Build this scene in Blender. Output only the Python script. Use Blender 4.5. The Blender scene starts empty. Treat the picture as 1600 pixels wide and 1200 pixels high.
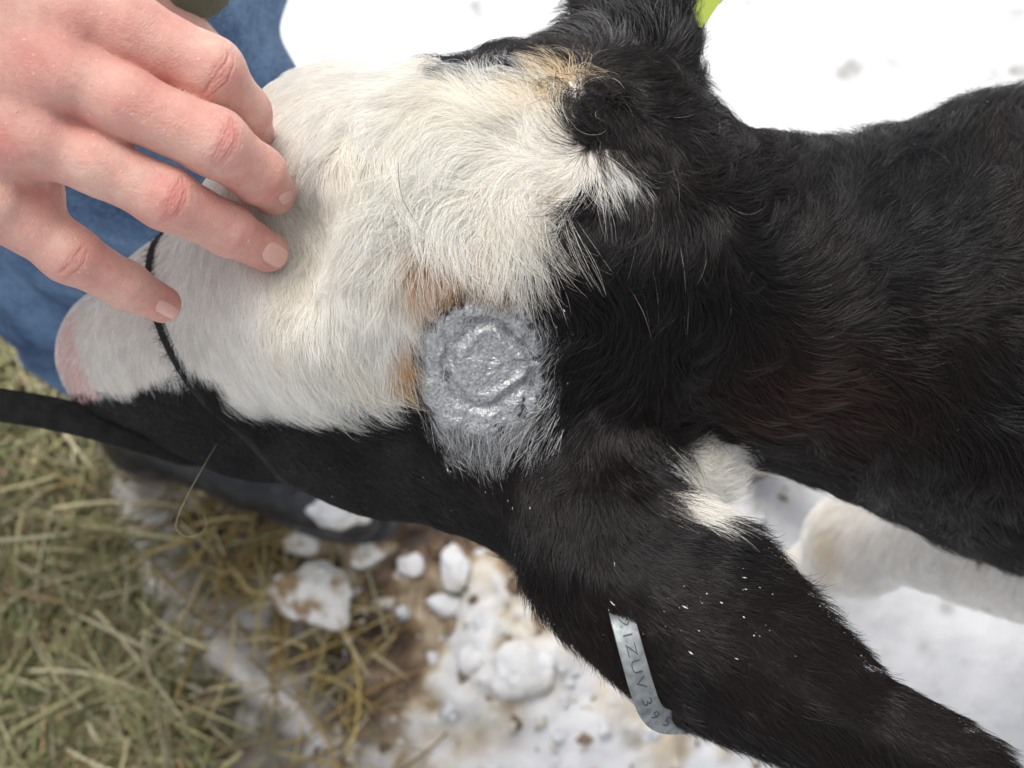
import bpy, math, random
import numpy as np
from mathutils import Vector, Matrix
from mathutils.kdtree import KDTree
from mathutils.bvhtree import BVHTree

# ------------------------------------------------------------------ camera, world, sun
C = bpy.context.scene
rng = np.random.default_rng(11); random.seed(11)
FPX = 1700.0; TILT = math.radians(15); CAMZ = 105.0         # centimetres
cam_d = bpy.data.cameras.new('camera'); cam = bpy.data.objects.new('camera', cam_d); C.collection.objects.link(cam)
cam.location = (0, 0, CAMZ/100); cam.rotation_euler = (TILT, 0, 0)
cam_d.sensor_width = 36; cam_d.lens = 36*FPX/1600; cam_d.clip_start = 0.01; cam_d.clip_end = 200
cam_d.dof.use_dof = True; cam_d.dof.focus_distance = 0.345; cam_d.dof.aperture_fstop = 11.0
C.camera = cam
SUN_EL, SUN_AZ = math.radians(62), math.radians(-20)
wd = bpy.data.worlds.new('World'); C.world = wd; wd.use_nodes = True
wn = wd.node_tree.nodes; wl = wd.node_tree.links
bg = wn['Background']; bg.inputs['Strength'].default_value = 0.15
sky = wn.new('ShaderNodeTexSky'); sky.sky_type = 'NISHITA'; sky.sun_disc = False
sky.sun_elevation = SUN_EL; sky.sun_rotation = SUN_AZ; sky.air_density = 1.0; sky.dust_density = 6.0
hs = wn.new('ShaderNodeHueSaturation'); hs.inputs['Saturation'].default_value = 0.28
wl.new(sky.outputs[0], hs.inputs['Color']); wl.new(hs.outputs[0], bg.inputs['Color'])
sun_d = bpy.data.lights.new('sun', 'SUN'); sun_d.energy = 1.5; sun_d.angle = math.radians(25); sun_d.color = (1, .97, .93)
sun = bpy.data.objects.new('sun', sun_d); C.collection.objects.link(sun)
sd = Vector((math.sin(SUN_AZ)*math.cos(SUN_EL), math.cos(SUN_AZ)*math.cos(SUN_EL), math.sin(SUN_EL)))
sun.rotation_euler = sd.to_track_quat('Z', 'Y').to_euler(); sun.location = (0, 0, 3)
C.view_settings.view_transform = 'Standard'; C.view_settings.look = 'None'; C.view_settings.gamma = 1
C.view_settings.exposure = 0.36
try:
    C.cycles.max_bounces = 10; C.cycles.transmission_bounces = 6; C.cycles.transparent_max_bounces = 8
except Exception: pass

# ------------------------------------------------------------------ coordinates
c_, s_ = math.cos(TILT), math.sin(TILT)
def P(px, py, d):                       # a place seen at (px,py), d cm along the lens axis -> camera frame cm
    return np.array([(px-800)/FPX*d, -(py-600)/FPX*d, -d])
def cam2w(v):                           # camera frame cm -> world cm
    v = np.asarray(v, float); x, y, z = v[..., 0], v[..., 1], v[..., 2]
    return np.stack([x, y*c_-z*s_, y*s_+z*c_+CAMZ], -1)
def w2cam(v):
    v = np.asarray(v, float); x, y, z = v[..., 0], v[..., 1], v[..., 2]-CAMZ
    return np.stack([x, y*c_+z*s_, -y*s_+z*c_], -1)
def W(x, y, z): return w2cam(np.array([x, y, z], float))
def G(px, py, h=0.0):                   # world cm point at height h seen at pixel
    dy = -(py-600)/FPX; dx = (px-800)/FPX
    wz = dy*s_-c_; d = (h-CAMZ)/wz
    return cam2w(np.array([dx*d, dy*d, -d]))
def proj(v):                            # camera cm -> px,py,d
    d = -v[..., 2]
    return 800+v[..., 0]/d*FPX, 600-v[..., 1]/d*FPX, d

# ------------------------------------------------------------------ noise
def make_noise(seed, n=64):
    r = np.random.default_rng(seed); lat = r.random((n, n, n)).astype(np.float32)*2-1
    def f(p):
        p = np.asarray(p, np.float32); i = np.floor(p).astype(np.int64); t = p-i; t = t*t*(3-2*t)
        o = 0
        for a in (0, 1):
            for b in (0, 1):
                for c in (0, 1):
                    w = (t[..., 0] if a else 1-t[..., 0])*(t[..., 1] if b else 1-t[..., 1])*(t[..., 2] if c else 1-t[..., 2])
                    o = o+w*lat[(i[..., 0]+a) % n, (i[..., 1]+b) % n, (i[..., 2]+c) % n]
        return o
    return f
nz = make_noise(3); nz2 = make_noise(4)
def fbm(p, oct=4, f=nz):
    o = 0; a = 1.0
    for k in range(oct): o = o+a*f(p*(2**k)+k*7.3); a *= .5
    return o
def n2(x, y, k=0.0): return np.stack([x, y, np.full_like(x, k)], -1)

# ------------------------------------------------------------------ polygons in 2D
def inpoly(x, y, poly):
    r = np.zeros(x.shape, bool); n = len(poly)
    for i in range(n):
        x0, y0 = poly[i]; x1, y1 = poly[(i+1) % n]
        if y0 == y1: continue
        c = ((y0 > y) != (y1 > y)) & (x < (x1-x0)*(y-y0)/(y1-y0)+x0)
        r ^= c
    return r
def sdpoly(x, y, poly):
    d = np.full(x.shape, 1e9, np.float32); n = len(poly)
    for i in range(n):
        x0, y0 = poly[i]; x1, y1 = poly[(i+1) % n]; ex, ey = x1-x0, y1-y0
        t = np.clip(((x-x0)*ex+(y-y0)*ey)/(ex*ex+ey*ey+1e-9), 0, 1)
        d = np.minimum(d, (x-x0-t*ex)**2+(y-y0-t*ey)**2)
    return np.sqrt(d)*np.where(inpoly(x, y, poly), -1, 1)

# ------------------------------------------------------------------ SDF toolkit
def cap(a, b, ra, rb):
    a = np.asarray(a, np.float32); b = np.asarray(b, np.float32); ba = b-a; L = float(ba@ba)+1e-9
    def f(p):
        t = np.clip(((p-a)@ba)/L, 0, 1)
        return np.linalg.norm(p-a-t[..., None]*ba, axis=-1)-(ra+(rb-ra)*t)
    return f
def chain(pts, k=.3):                   # [(point, r), ...]
    fs = [cap(pts[i][0], pts[i+1][0], pts[i][1], pts[i+1][1]) for i in range(len(pts)-1)]
    return union(fs, k)
def ell(c, r, ax=None):
    c = np.asarray(c, np.float32); r = np.asarray(r, np.float32)
    A = np.eye(3, dtype=np.float32) if ax is None else np.asarray(ax, np.float32)
    def f(p):
        q = (p-c)@A.T; k0 = np.linalg.norm(q/r, axis=-1); k1 = np.linalg.norm(q/(r*r), axis=-1)+1e-6
        return k0*(k0-1)/k1
    return f
def smin(a, b, k):
    h = np.maximum(k-np.abs(a-b), 0)/k
    return np.minimum(a, b)-h*h*k*.25
def smax(a, b, k): return -smin(-a, -b, k)
def union(fs, k):
    def f(p):
        o = fs[0](p)
        for g in fs[1:]: o = smin(o, g(p), k)
        return o
    return f
def slab(poly_px, d0, gx, gy, th, rnd, bulge=None):
    # flat flesh of a pixel outline at depth d0 (+gradient along X,Y in cm), half thickness th
    cx, cy = np.mean(np.array(poly_px), 0)
    pc = P(cx, cy, d0)
    poly = []
    for (x, y) in poly_px:
        d = d0
        for _ in range(4):
            q = P(x, y, d); d = d0+gx*(q[0]-pc[0])+gy*(q[1]-pc[1])
        q = P(x, y, d); poly.append((q[0], q[1]))
    def f(p):
        z = p[..., 2]+(d0+gx*(p[..., 0]-pc[0])+gy*(p[..., 1]-pc[1]))
        d2 = sdpoly(p[..., 0], p[..., 1], poly)
        if bulge: z = z-bulge*np.clip(-d2, 0, 3)/3
        t = th*np.clip(.35+np.clip(-d2, 0, 2)/2*.65, .35, 1)
        a = d2+rnd; b = np.abs(z)-t+rnd
        return np.minimum(np.maximum(a, b), 0)+np.sqrt(np.maximum(a, 0)**2+np.maximum(b, 0)**2)-rnd
    return f
def evalc(f, p, ch=400000):
    o = np.empty(len(p), np.float32)
    for i in range(0, len(p), ch): o[i:i+ch] = f(p[i:i+ch].astype(np.float32))
    return o
def grad(f, p, e=.05):
    g = np.empty_like(p)
    for k in range(3):
        q = p.copy(); q[:, k] += e; r = p.copy(); r[:, k] -= e
        g[:, k] = (evalc(f, q)-evalc(f, r))/(2*e)
    return g
def surface(f, lo, hi, h, levels=1):
    lo = np.array(lo, float); hi = np.array(hi, float); B = 4
    n = (np.ceil((hi-lo)/(h*B)).astype(int))*B+1
    cc = [np.arange(0, n[k], B)*h+lo[k] for k in range(3)]
    g = np.stack(np.meshgrid(*cc, indexing='ij'), -1).reshape(-1, 3)
    cf = evalc(f, g).reshape([len(c) for c in cc])
    F = np.repeat(np.repeat(np.repeat(cf, B, 0), B, 1), B, 2)[:n[0], :n[1], :n[2]].copy()
    m = np.abs(F) < B*h*1.9
    idx = np.argwhere(m); F[m] = evalc(f, idx*h+lo)
    s = F < 0
    cellshape = tuple(n-1); cnt = np.zeros(cellshape, np.int8)
    for a in (0, 1):
        for b in (0, 1):
            for c in (0, 1): cnt += s[a:n[0]-1+a, b:n[1]-1+b, c:n[2]-1+c]
    act = (cnt > 0) & (cnt < 8); ids = np.full(cellshape, -1, np.int64); cells = np.argwhere(act)
    ids[act] = np.arange(len(cells)); V = (cells+.5)*h+lo
    Q = []
    for ax in range(3):
        o1, o2 = [(1, 2), (2, 0), (0, 1)][ax]
        sl0 = [slice(None)]*3; sl1 = [slice(None)]*3; sl0[ax] = slice(0, -1); sl1[ax] = slice(1, None)
        e = np.argwhere(s[tuple(sl0)] != s[tuple(sl1)])
        e = e[(e[:, o1] > 0) & (e[:, o2] > 0) & (e[:, o1] < n[o1]-1) & (e[:, o2] < n[o2]-1)]
        ins = s[e[:, 0], e[:, 1], e[:, 2]]
        def cid(d1, d2):
            q = e.copy(); q[:, o1] -= d1; q[:, o2] -= d2; return ids[q[:, 0], q[:, 1], q[:, 2]]
        q = np.stack([cid(0, 0), cid(1, 0), cid(1, 1), cid(0, 1)], 1)
        q[~ins] = q[~ins][:, ::-1]; Q.append(q)
    Q = np.concatenate(Q); Q = Q[(Q >= 0).all(1)]
    def project(V, it):
        for _ in range(it):
            gr = grad(f, V, h*.25); d = evalc(f, V); gl = np.maximum((gr**2).sum(1), .05)
            V = V-gr*np.clip(d/gl, -h, h)[:, None]
        return V
    V = project(V, 3)
    for L in range(levels):
        E = np.concatenate([Q[:, [0, 1]], Q[:, [1, 2]], Q[:, [2, 3]], Q[:, [3, 0]]]); E.sort(1)
        key = E[:, 0]*len(V)+E[:, 1]; u, inv = np.unique(key, return_inverse=True)
        inv = inv.reshape(4, -1)
        ea, eb = u//len(V), u % len(V); base = len(V)
        nV = np.concatenate([V, (V[ea]+V[eb])/2, V[Q].mean(1)])
        fc = base+len(u)+np.arange(len(Q)); e01, e12, e23, e30 = [inv[k]+base for k in range(4)]
        Q = np.concatenate([np.stack([Q[:, 0], e01, fc, e30], 1), np.stack([e01, Q[:, 1], e12, fc], 1),
                            np.stack([fc, e12, Q[:, 2], e23], 1), np.stack([e30, fc, e23, Q[:, 3]], 1)])
        V = nV; h = h/2; V = project(V, 2)
    return V, Q

# ------------------------------------------------------------------ object helpers
def tag(o, label=None, cat=None, group=None, kind=None):
    for k, v in (('label', label), ('category', cat), ('group', group), ('kind', kind)):
        if v: o[k] = v
    return o
def empty(name, loc):
    o = bpy.data.objects.new(name, None); C.collection.objects.link(o); o.location = Vector(loc)/100; o.empty_display_size = .05
    return o
def link(name, data, mat=None, parent=None, loc=None):
    o = bpy.data.objects.new(name, data); C.collection.objects.link(o)
    if mat: data.materials.append(mat)
    if parent: o.parent = parent
    if loc is not None: o.location = Vector(loc)
    return o
def mesh(name, V, F, mat, parent=None, smooth=True, cols=None, frame='cam', attrs=None):
    """V in camera cm (or world cm); top-level meshes get their origin at their base"""
    V = cam2w(V) if frame == 'cam' else np.asarray(V, float)
    V = V/100
    if parent is not None: org = np.array(parent.matrix_basis.translation) if parent.parent is None else np.array(parent.parent.matrix_basis.translation)+np.array(parent.matrix_basis.translation)
    else: org = np.array([V[:, 0].mean(), V[:, 1].mean(), V[:, 2].min()])
    V = V-org
    m = bpy.data.meshes.new(name)
    if isinstance(F, np.ndarray):
        k = F.shape[1]; m.vertices.add(len(V)); m.vertices.foreach_set('co', V.astype(np.float32).ravel())
        m.loops.add(F.size); m.loops.foreach_set('vertex_index', F.astype(np.int32).ravel())
        m.polygons.add(len(F)); m.polygons.foreach_set('loop_start', np.arange(0, F.size, k, dtype=np.int32))
        m.polygons.foreach_set('loop_total', np.full(len(F), k, np.int32)); m.update(calc_edges=True)
    else:
        m.from_pydata([tuple(v) for v in V], [], F)
    m.validate()
    if smooth: m.polygons.foreach_set('use_smooth', [True]*len(m.polygons))
    if cols is not None:
        a = m.attributes.new('Col', 'FLOAT_COLOR', 'POINT'); cc = np.ones((len(V), 4), np.float32); cc[:, :3] = cols
        a.data.foreach_set('color', cc.ravel())
    for nme, val in (attrs or {}).items():
        a = m.attributes.new(nme, 'FLOAT', 'POINT'); a.data.foreach_set('value', np.asarray(val, np.float32).ravel())
    o = link(name, m, mat, parent, None if parent is not None else org)
    return o
def tube(path, r, seg=8, closed=False):
    path = np.asarray(path, float); n = len(path); r = np.broadcast_to(r, (n,)); V = []; F = []
    up = None
    for i in range(n):
        t = path[(i+1) % n]-path[i-1] if closed else path[min(i+1, n-1)]-path[max(i-1, 0)]
        t /= np.linalg.norm(t)+1e-9
        if up is None: up = np.cross(t, [0.3, .5, .8])
        up = up-t*(up@t); up /= np.linalg.norm(up); b = np.cross(t, up)
        for k in range(seg):
            a = 2*math.pi*k/seg; V.append(path[i]+r[i]*(math.cos(a)*up+math.sin(a)*b))
    for i in range(n if closed else n-1):
        for k in range(seg):
            j = (i+1) % n
            F.append((i*seg+k, i*seg+(k+1) % seg, j*seg+(k+1) % seg, j*seg+k))
    if not closed:
        F.append(tuple(range(seg))[::-1]); F.append(tuple((n-1)*seg+k for k in range(seg)))
    return np.array(V), F
def strip(path, nrm, w, t):
    """a strap with thickness: path, per-point face normal"""
    path = np.asarray(path, float); nrm = np.asarray(nrm, float); n = len(path); V = []; F = []
    for i in range(n):
        tg = path[min(i+1, n-1)]-path[max(i-1, 0)]; tg /= np.linalg.norm(tg)+1e-9
        nn = nrm[i]-tg*(nrm[i]@tg); nn /= np.linalg.norm(nn)+1e-9; s = np.cross(tg, nn)
        prof = [(-1, -.6), (-.92, -1), (.92, -1), (1, -.6), (1, .6), (.92, 1), (-.92, 1), (-1, .6)]
        for a, b in prof: V.append(path[i]+s*w/2*a+nn*t/2*b)
    for i in range(n-1):
        for k in range(8): F.append((i*8+k, i*8+(k+1) % 8, (i+1)*8+(k+1) % 8, (i+1)*8+k))
    F.append(tuple(range(8))[::-1]); F.append(tuple((n-1)*8+k for k in range(8)))
    return np.array(V), F
def spline(pts, n):
    pts = np.asarray(pts, float); m = len(pts); o = []
    for u in np.linspace(0, m-1-1e-6, n):
        i = int(u); t = u-i; p0 = pts[max(i-1, 0)]; p1 = pts[i]; p2 = pts[i+1]; p3 = pts[min(i+2, m-1)]
        o.append(.5*((2*p1)+(-p0+p2)*t+(2*p0-5*p1+4*p2-p3)*t*t+(-p0+3*p1-3*p2+p3)*t**3))
    return np.array(o)

# ------------------------------------------------------------------ materials
def mat(name, base=(.5, .5, .5), rough=.6, **kw):
    m = bpy.data.materials.new(name); m.use_nodes = True; b = m.node_tree.nodes['Principled BSDF']
    b.inputs['Base Color'].default_value = (*base, 1); b.inputs['Roughness'].default_value = rough
    for k, v in kw.items(): b.inputs[k].default_value = v
    return m
def N(m, t, **kw):
    n = m.node_tree.nodes.new(t)
    for k, v in kw.items():
        if k in n.inputs: n.inputs[k].default_value = v
        else: setattr(n, k, v)
    return n
def L(m, a, b): m.node_tree.links.new(a, b)
def bsdf(m): return m.node_tree.nodes['Principled BSDF']
def noise_mix(m, scale, c1, c2, detail=6, coord='Object', dest='Base Color', lo=.35, hi=.65):
    tc = N(m, 'ShaderNodeTexCoord'); t = N(m, 'ShaderNodeTexNoise', Scale=scale, Detail=detail); L(m, tc.outputs[coord], t.inputs['Vector'])
    r = N(m, 'ShaderNodeValToRGB'); L(m, t.outputs['Fac'], r.inputs['Fac'])
    r.color_ramp.elements[0].color = (*c1, 1); r.color_ramp.elements[1].color = (*c2, 1)
    r.color_ramp.elements[0].position = lo; r.color_ramp.elements[1].position = hi
    L(m, r.outputs['Color'], bsdf(m).inputs[dest]); return r
def bump(m, scale, strength, dist=.001, tex='ShaderNodeTexNoise', prev=None, detail=5):
    tc = N(m, 'ShaderNodeTexCoord'); t = N(m, tex); t.inputs['Scale'].default_value = scale
    if 'Detail' in t.inputs: t.inputs['Detail'].default_value = detail
    L(m, tc.outputs['Object'], t.inputs['Vector']); b = N(m, 'ShaderNodeBump', Strength=strength, Distance=dist)
    L(m, t.outputs[0], b.inputs['Height'])
    if prev: L(m, prev.outputs[0], b.inputs['Normal'])
    L(m, b.outputs[0], bsdf(m).inputs['Normal']); return b
def use_col(m, name='Col', dest=None):
    a = N(m, 'ShaderNodeAttribute', attribute_name=name); L(m, a.outputs['Color'], dest or bsdf(m).inputs['Base Color']); return a

M_hide = mat('calf_skin', rough=.75); use_col(M_hide); bump(M_hide, 900, .4, .0006)
M_skin = mat('human_skin', rough=.46); M_skin.node_tree.nodes['Principled BSDF'].subsurface_method = 'RANDOM_WALK'
use_col(M_skin)
bs = bsdf(M_skin); bs.inputs['Subsurface Weight'].default_value = .35; bs.inputs['Subsurface Radius'].default_value = (1, .35, .2)
bs.inputs['Subsurface Scale'].default_value = .004; bs.inputs['Specular IOR Level'].default_value = .38
b1 = bump(M_skin, 1300, .5, .0004, 'ShaderNodeTexVoronoi'); b2 = bump(M_skin, 520, .38, .0007, prev=b1)
M_nail = mat('nail', (.74, .42, .36), .25); bsdf(M_nail).inputs['Coat Weight'].default_value = .2

def fur_mat(name, rough, spec):
    m = mat(name, (.5, .5, .5), rough); bsdf(m).inputs['Specular IOR Level'].default_value = spec; use_col(m); return m
def fur_mat_(name):
    m = bpy.data.materials.new(name); m.use_nodes = True; nt = m.node_tree; nt.nodes.remove(nt.nodes['Principled BSDF'])
    h = nt.nodes.new('ShaderNodeBsdfHairPrincipled'); h.parametrization = 'COLOR'
    h.inputs['Roughness'].default_value = .38; h.inputs['Radial Roughness'].default_value = .55; h.inputs['Coat'].default_value = 0.0
    h.inputs['Random Roughness'].default_value = .3
    a = nt.nodes.new('ShaderNodeAttribute'); a.attribute_name = 'Col'; nt.links.new(a.outputs['Color'], h.inputs['Color'])
    p = nt.nodes.new('ShaderNodeBsdfPrincipled'); p.inputs['Roughness'].default_value = .55; p.inputs['Specular IOR Level'].default_value = .4
    g = nt.nodes.new('ShaderNodeGamma'); g.inputs[1].default_value = .5; nt.links.new(a.outputs['Color'], g.inputs[0]); nt.links.new(g.outputs[0], p.inputs['Base Color'])
    x = nt.nodes.new('ShaderNodeMixShader'); x.inputs[0].default_value = .5; nt.links.new(h.outputs[0], x.inputs[1]); nt.links.new(p.outputs[0], x.inputs[2])
    nt.links.new(x.outputs[0], nt.nodes['Material Output'].inputs['Surface']); return m
M_fur = fur_mat_('white_fur'); M_furb = fur_mat('black_fur', .30, .38)
M_silver = mat('silver_spray', (.36, .38, .41), .37, Metallic=.55)
noise_mix(M_silver, 900, (.27, .275, .28), (.58, .59, .60), lo=.30, hi=.70, detail=8)
b1 = bump(M_silver, 260, .8, .0016); b2 = bump(M_silver, 1100, .7, .0008, prev=b1)
M_silverhair = mat('silvered_fur', (.5, .5, .5), .4, Metallic=.35); use_col(M_silverhair)
M_eye = mat('eye', (.01, .008, .008), .05)
M_hoof = mat('hoof', (.07, .05, .035), .45); bump(M_hoof, 120, .4, .001)

# ================================================================== CALF BODY
legR = lambda kn, el, ft, r: None
head = union([
    cap(P(600, 395, 40.5), P(810, 370, 40.5), 6.5, 6.4),
    cap(P(720, 560, 41), P(800, 540, 41), 4.6, 4.6),
    cap(P(560, 420, 41), P(330, 520, 45), 5.6, 3.9),
    cap(P(330, 520, 45), P(222, 556, 49), 3.9, 3.1),
    ell(P(198, 553, 50), (2.6, 2.8, 3.1)),
    cap(P(400, 590, 48), P(620, 615, 45.5), 4.0, 4.8),
    cap(P(620, 615, 45.5), P(800, 630, 44), 4.8, 4.9),
    cap(P(230, 625, 52), P(400, 610, 48.5), 2.1, 3.6),     # lower jaw
    ell(P(530, 232, 40.5), (3.0, 2.6, 3.2)),               # far brow
    cap(P(800, 236, 41), P(900, 255, 40.5), 3.1, 3.6),
    cap(P(900, 315, 40.5), P(950, 385, 41), 5.4, 5.5),
], 1.6)
ear_near = slab([(930, 760), (1060, 778), (1150, 812), (1205, 862), (1290, 958), (1385, 1060), (1480, 1112), (1545, 1150), (1600, 1215),
                 (1560, 1245), (1420, 1232), (1250, 1200), (1150, 1165), (1060, 1128), (985, 1080), (930, 1030), (872, 965), (835, 905), (815, 850), (850, 790)],
                35.5, -.14, .10, .75, .3, bulge=.9)
ear_far = slab([(905, 120), (893, 55), (906, 0), (880, -150), (900, -330), (1000, -430), (1090, -330), (1135, -150), (1112, 0), (1072, 60), (1065, 130)],
               39.5, 0, .12, .8, .35, bulge=.8)
neck = union([
    cap(P(930, 385, 41.2), P(1190, 472, 43.5), 5.3, 5.9),
    cap(P(1190, 472, 43.5), P(1400, 500, 45), 5.9, 7.2), cap(P(1400, 502, 45), P(1600, 520, 46), 7.0, 9.2),
    cap(P(1600, 512, 46), W(38, 15, 57), 9.2, 12.5),
], 1.5)
base_near = cap(P(870, 700, 41.5), P(940, 850, 39.0), 4.3, 2.1)
tuft_base = cap(P(985, 760, 40.0), P(1085, 745, 41.5), 2.2, 1.2)
base_far = cap(P(955, 215, 41), P(985, 100, 40.5), 3.5, 2.0)
torso = union([
    cap(W(38, 15, 57), W(66, 15, 54), 12.5, 14.0), cap(W(66, 15, 54), W(96, 15, 56), 14.0, 12.0),
    ell(W(34, 10.2, 50), (7.5, 4.2, 7.5)), ell(W(34, 21, 50), (7.5, 5, 8)),
    ell(W(97, 8, 50), (9, 5, 10)), ell(W(97, 22, 50), (9, 5, 10)),
], 3.0)
def foreleg(x, y, sp=0):
    return union([cap(W(x+9, y-2+sp, 48), W(x+1.0, y+1, 33), 4.7, 2.5), ell(W(x-.3, y+1, 30.5), (3.5, 3.4, 3.8)),
                  cap(W(x, y+1, 29), W(x, y, 11), 2.35, 1.75), ell(W(x, y, 9.5), (2.3, 2.3, 2.4)),
                  cap(W(x, y, 9), W(x-2, y, 4), 1.9, 2.2)], 1.1)
def hindleg(x, y):
    return union([cap(W(x-2, y, 50), W(x-10, y, 38), 7, 4.6), cap(W(x-10, y, 38), W(x+5, y, 27), 4.4, 2.7),
                  ell(W(x+5.5, y, 26.5), (3.1, 2.4, 3.2)), cap(W(x+5, y, 26), W(x+3, y, 10), 2.4, 1.9),
                  ell(W(x+3, y, 9), (2.3, 2.3, 2.3)), cap(W(x+3, y, 9), W(x+1, y, 4), 1.9, 2.2)], 1.2)
tail = union([cap(W(107, 15, 62), W(113, 15, 50), 1.8, 1.2), cap(W(113, 15, 50), W(113, 15, 28), 1.2, 1.6)], .8)
LX, LY = 24.0, 7.7
legs = union([foreleg(LX, LY), foreleg(LX+1.5, 20.5, 3), hindleg(98, 8), hindleg(101, 22)], .01)
def stop_dent(p):       # hollow of the nose bridge where the fingertips press
    return ell(P(452, 370, 34.6), (1.5, 2.3, 1.9))(p)
nostril = ell(P(124, 590, 49.2), (.55, .8, 1.0))
mouth = cap(P(112, 628, 51.5), P(275, 655, 50.5), .35, .12)
def calf_sdf(p):
    h = smax(head(p), -stop_dent(p), 1.6)
    h = smax(h, -mouth(p), .5); h = smax(h, -nostril(p), .6)
    h = smin(h, neck(p), 2.2)
    h = smin(h, base_near(p), 3.4); h = smin(h, tuft_base(p), 1.5); h = smin(h, base_far(p), 1.6)
    h = smin(h, ear_near(p), 2.8); h = smin(h, ear_far(p), 1.2)
    t = smin(torso(p), legs(p), 3.0); t = smin(t, tail(p), 1.5)
    return smin(h, t, 3.0)
lo = [-24, -30, -115]; hi = [120, 26, -29]
CV, CQ = surface(calf_sdf, lo, hi, .6, 1)

WHITE = [(60, 480), (100, 440), (240, 350), (330, 250), (400, 160), (470, 60), (640, 60), (716, 122), (745, 142), (800, 138), (850, 126), (880, 112), (908, 120),
         (900, 170), (896, 222), (915, 236), (948, 234), (988, 246), (975, 268), (938, 272), (908, 288), (882, 310), (855, 342), (838, 378), (815, 412), (775, 428),
         (735, 426), (705, 437), (668, 480), (648, 540), (640, 590), (600, 612), (545, 632), (470, 640), (400, 634), (352, 628),
         (310, 585), (262, 590), (245, 600), (205, 618), (148, 612), (100, 600)]
TUFT = [(1035, 700), (1100, 685), (1145, 700), (1140, 780), (1110, 815), (1040, 812)]
LEGW = [(1325, 725), (1380, 760), (1430, 803), (1520, 845), (1600, 872), (1900, 960), (1900, 1400), (1000, 1400), (1000, 725)]
PINK = [(60, 470), (118, 490), (122, 560), (146, 600), (158, 625), (60, 640)]
def zone(px, py, d, jx=0, jy=0):
    x = px+jx; y = py+jy
    w = inpoly(x, y, WHITE) & (d < 56)
    w |= inpoly(x, y, TUFT) & (d < 50)
    w |= inpoly(x, y, LEGW) & (d > 46)
    pink = inpoly(x, y, PINK) & (d > 44) & (d < 60)
    return w, pink
px, py, dd = proj(CV)
w, pink = zone(px, py, dd)
silz = ((px-757)**2+(py-585)**2 < 84**2) & (dd < 42)
cols = np.where(w[:, None], (.66, .60, .54), (.008, .007, .007)); cols[pink] = (.66, .42, .38); cols[silz] = (.12, .125, .13)
low = cam2w(CV)[:, 2] < 12
calf = empty('calf', (30, 14, 0))
tag(calf, 'black calf with a white blaze and silver spray on its horn buds, standing on snow', 'calf')
body = mesh('body', CV, CQ, M_hide, calf, cols=cols)
bvh = BVHTree.FromPolygons([tuple(v) for v in CV], [tuple(q) for q in CQ])

# hooves, eyes
def hoof(x, y):
    V = []; F = []
    for cl in (-1, 1):
        b = len(V)
        for k, (z, r, ox) in enumerate(((0, 1.9, -1.3), (1.2, 1.9, -1.0), (3.0, 1.75, -.3), (4.4, 1.6, .1))):
            for j in range(14):
                a = 2*math.pi*j/14; yy = math.sin(a)*r*.62; V.append((x-1.4+ox+math.cos(a)*r*1.25, y+cl*1.25+yy, z))
        for k in range(3):
            for j in range(14): F.append((b+k*14+j, b+k*14+(j+1) % 14, b+(k+1)*14+(j+1) % 14, b+(k+1)*14+j))
        F.append(tuple(b+j for j in range(14))[::-1]); F.append(tuple(b+42+j for j in range(14)))
    mesh('hoof', V, F, M_hoof, calf, frame='world')
for hx, hy in ((LX-.5, LY), (LX+1, 20.5), (99.5, 8), (102.5, 22)): hoof(hx, hy)
def sphere(c, r, nu=20, nv=12, sc=(1, 1, 1)):
    V = []; F = []
    for i in range(nv+1):
        t = math.pi*i/nv
        for j in range(nu):
            a = 2*math.pi*j/nu; V.append((c[0]+r*sc[0]*math.sin(t)*math.cos(a), c[1]+r*sc[1]*math.sin(t)*math.sin(a), c[2]+r*sc[2]*math.cos(t)))
    for i in range(nv):
        for j in range(nu): F.append((i*nu+j, i*nu+(j+1) % nu, (i+1)*nu+(j+1) % nu, (i+1)*nu+j))
    return np.array(V), F
for q in (P(585, 775, 47.0), P(560, 170, 43.6)):
    # sit the eyeball in the side of the head
    g = grad(calf_sdf, q[None].astype(np.float32))[0]; g /= np.linalg.norm(g); q2 = q-g*(float(calf_sdf(q[None].astype(np.float32))[0])+.9)
    V, F = sphere(q2, 1.15); mesh('eye', V, F, M_eye, calf)

# ================================================================== HAND SDF
fing = {
 'index': [(P(60, -20, 32.2), 1.35), (P(200, 50, 31.8), 1.12), (P(328, 112, 32.4), 1.0), (P(378, 176, 34.2), .86), (P(396, 222, 36.2), .74)],
 'middle': [(P(40, 92, 31.4), 1.2), (P(195, 160, 31.2), .98), (P(335, 222, 32.0), .97), (P(402, 272, 33.8), .86), (P(427, 300, 35.2), .74)],
 'ring': [(P(0, 195, 31.6), 1.15), (P(155, 256, 31.6), .88), (P(260, 310, 32.2), .90), (P(355, 358, 34.0), .79), (P(418, 393, 35.7), .68)],
 'little': [(P(-50, 300, 32.4), 1.05), (P(40, 345, 32.8), .90), (P(108, 396, 33.4), .87), (P(196, 446, 35.0), .74), (P(253, 475, 36.4), .63)],
}
wrist = P(-430, -150, 33.5)
palm = union([cap(wrist, fing['index'][0][0]+np.array([-.3, 0, -.2]), 2.5, 1.5), cap(wrist, fing['middle'][0][0]+np.array([-.3, 0, -.2]), 2.5, 1.5),
              cap(wrist, fing['ring'][0][0]+np.array([-.3, 0, -.3]), 2.5, 1.45), cap(wrist+np.array([0, -1, 0]), fing['little'][0][0]+np.array([-.3, 0, -.4]), 2.3, 1.3),
              cap(wrist, P(-760, -330, 34), 2.7, 3.2),
              cap(P(-330, -40, 36), P(20, 110, 35), 2.0, 1.6),
              ell(P(60, 105, 32.7), (3.1, 2.7, 1.55))], 1.3)
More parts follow.
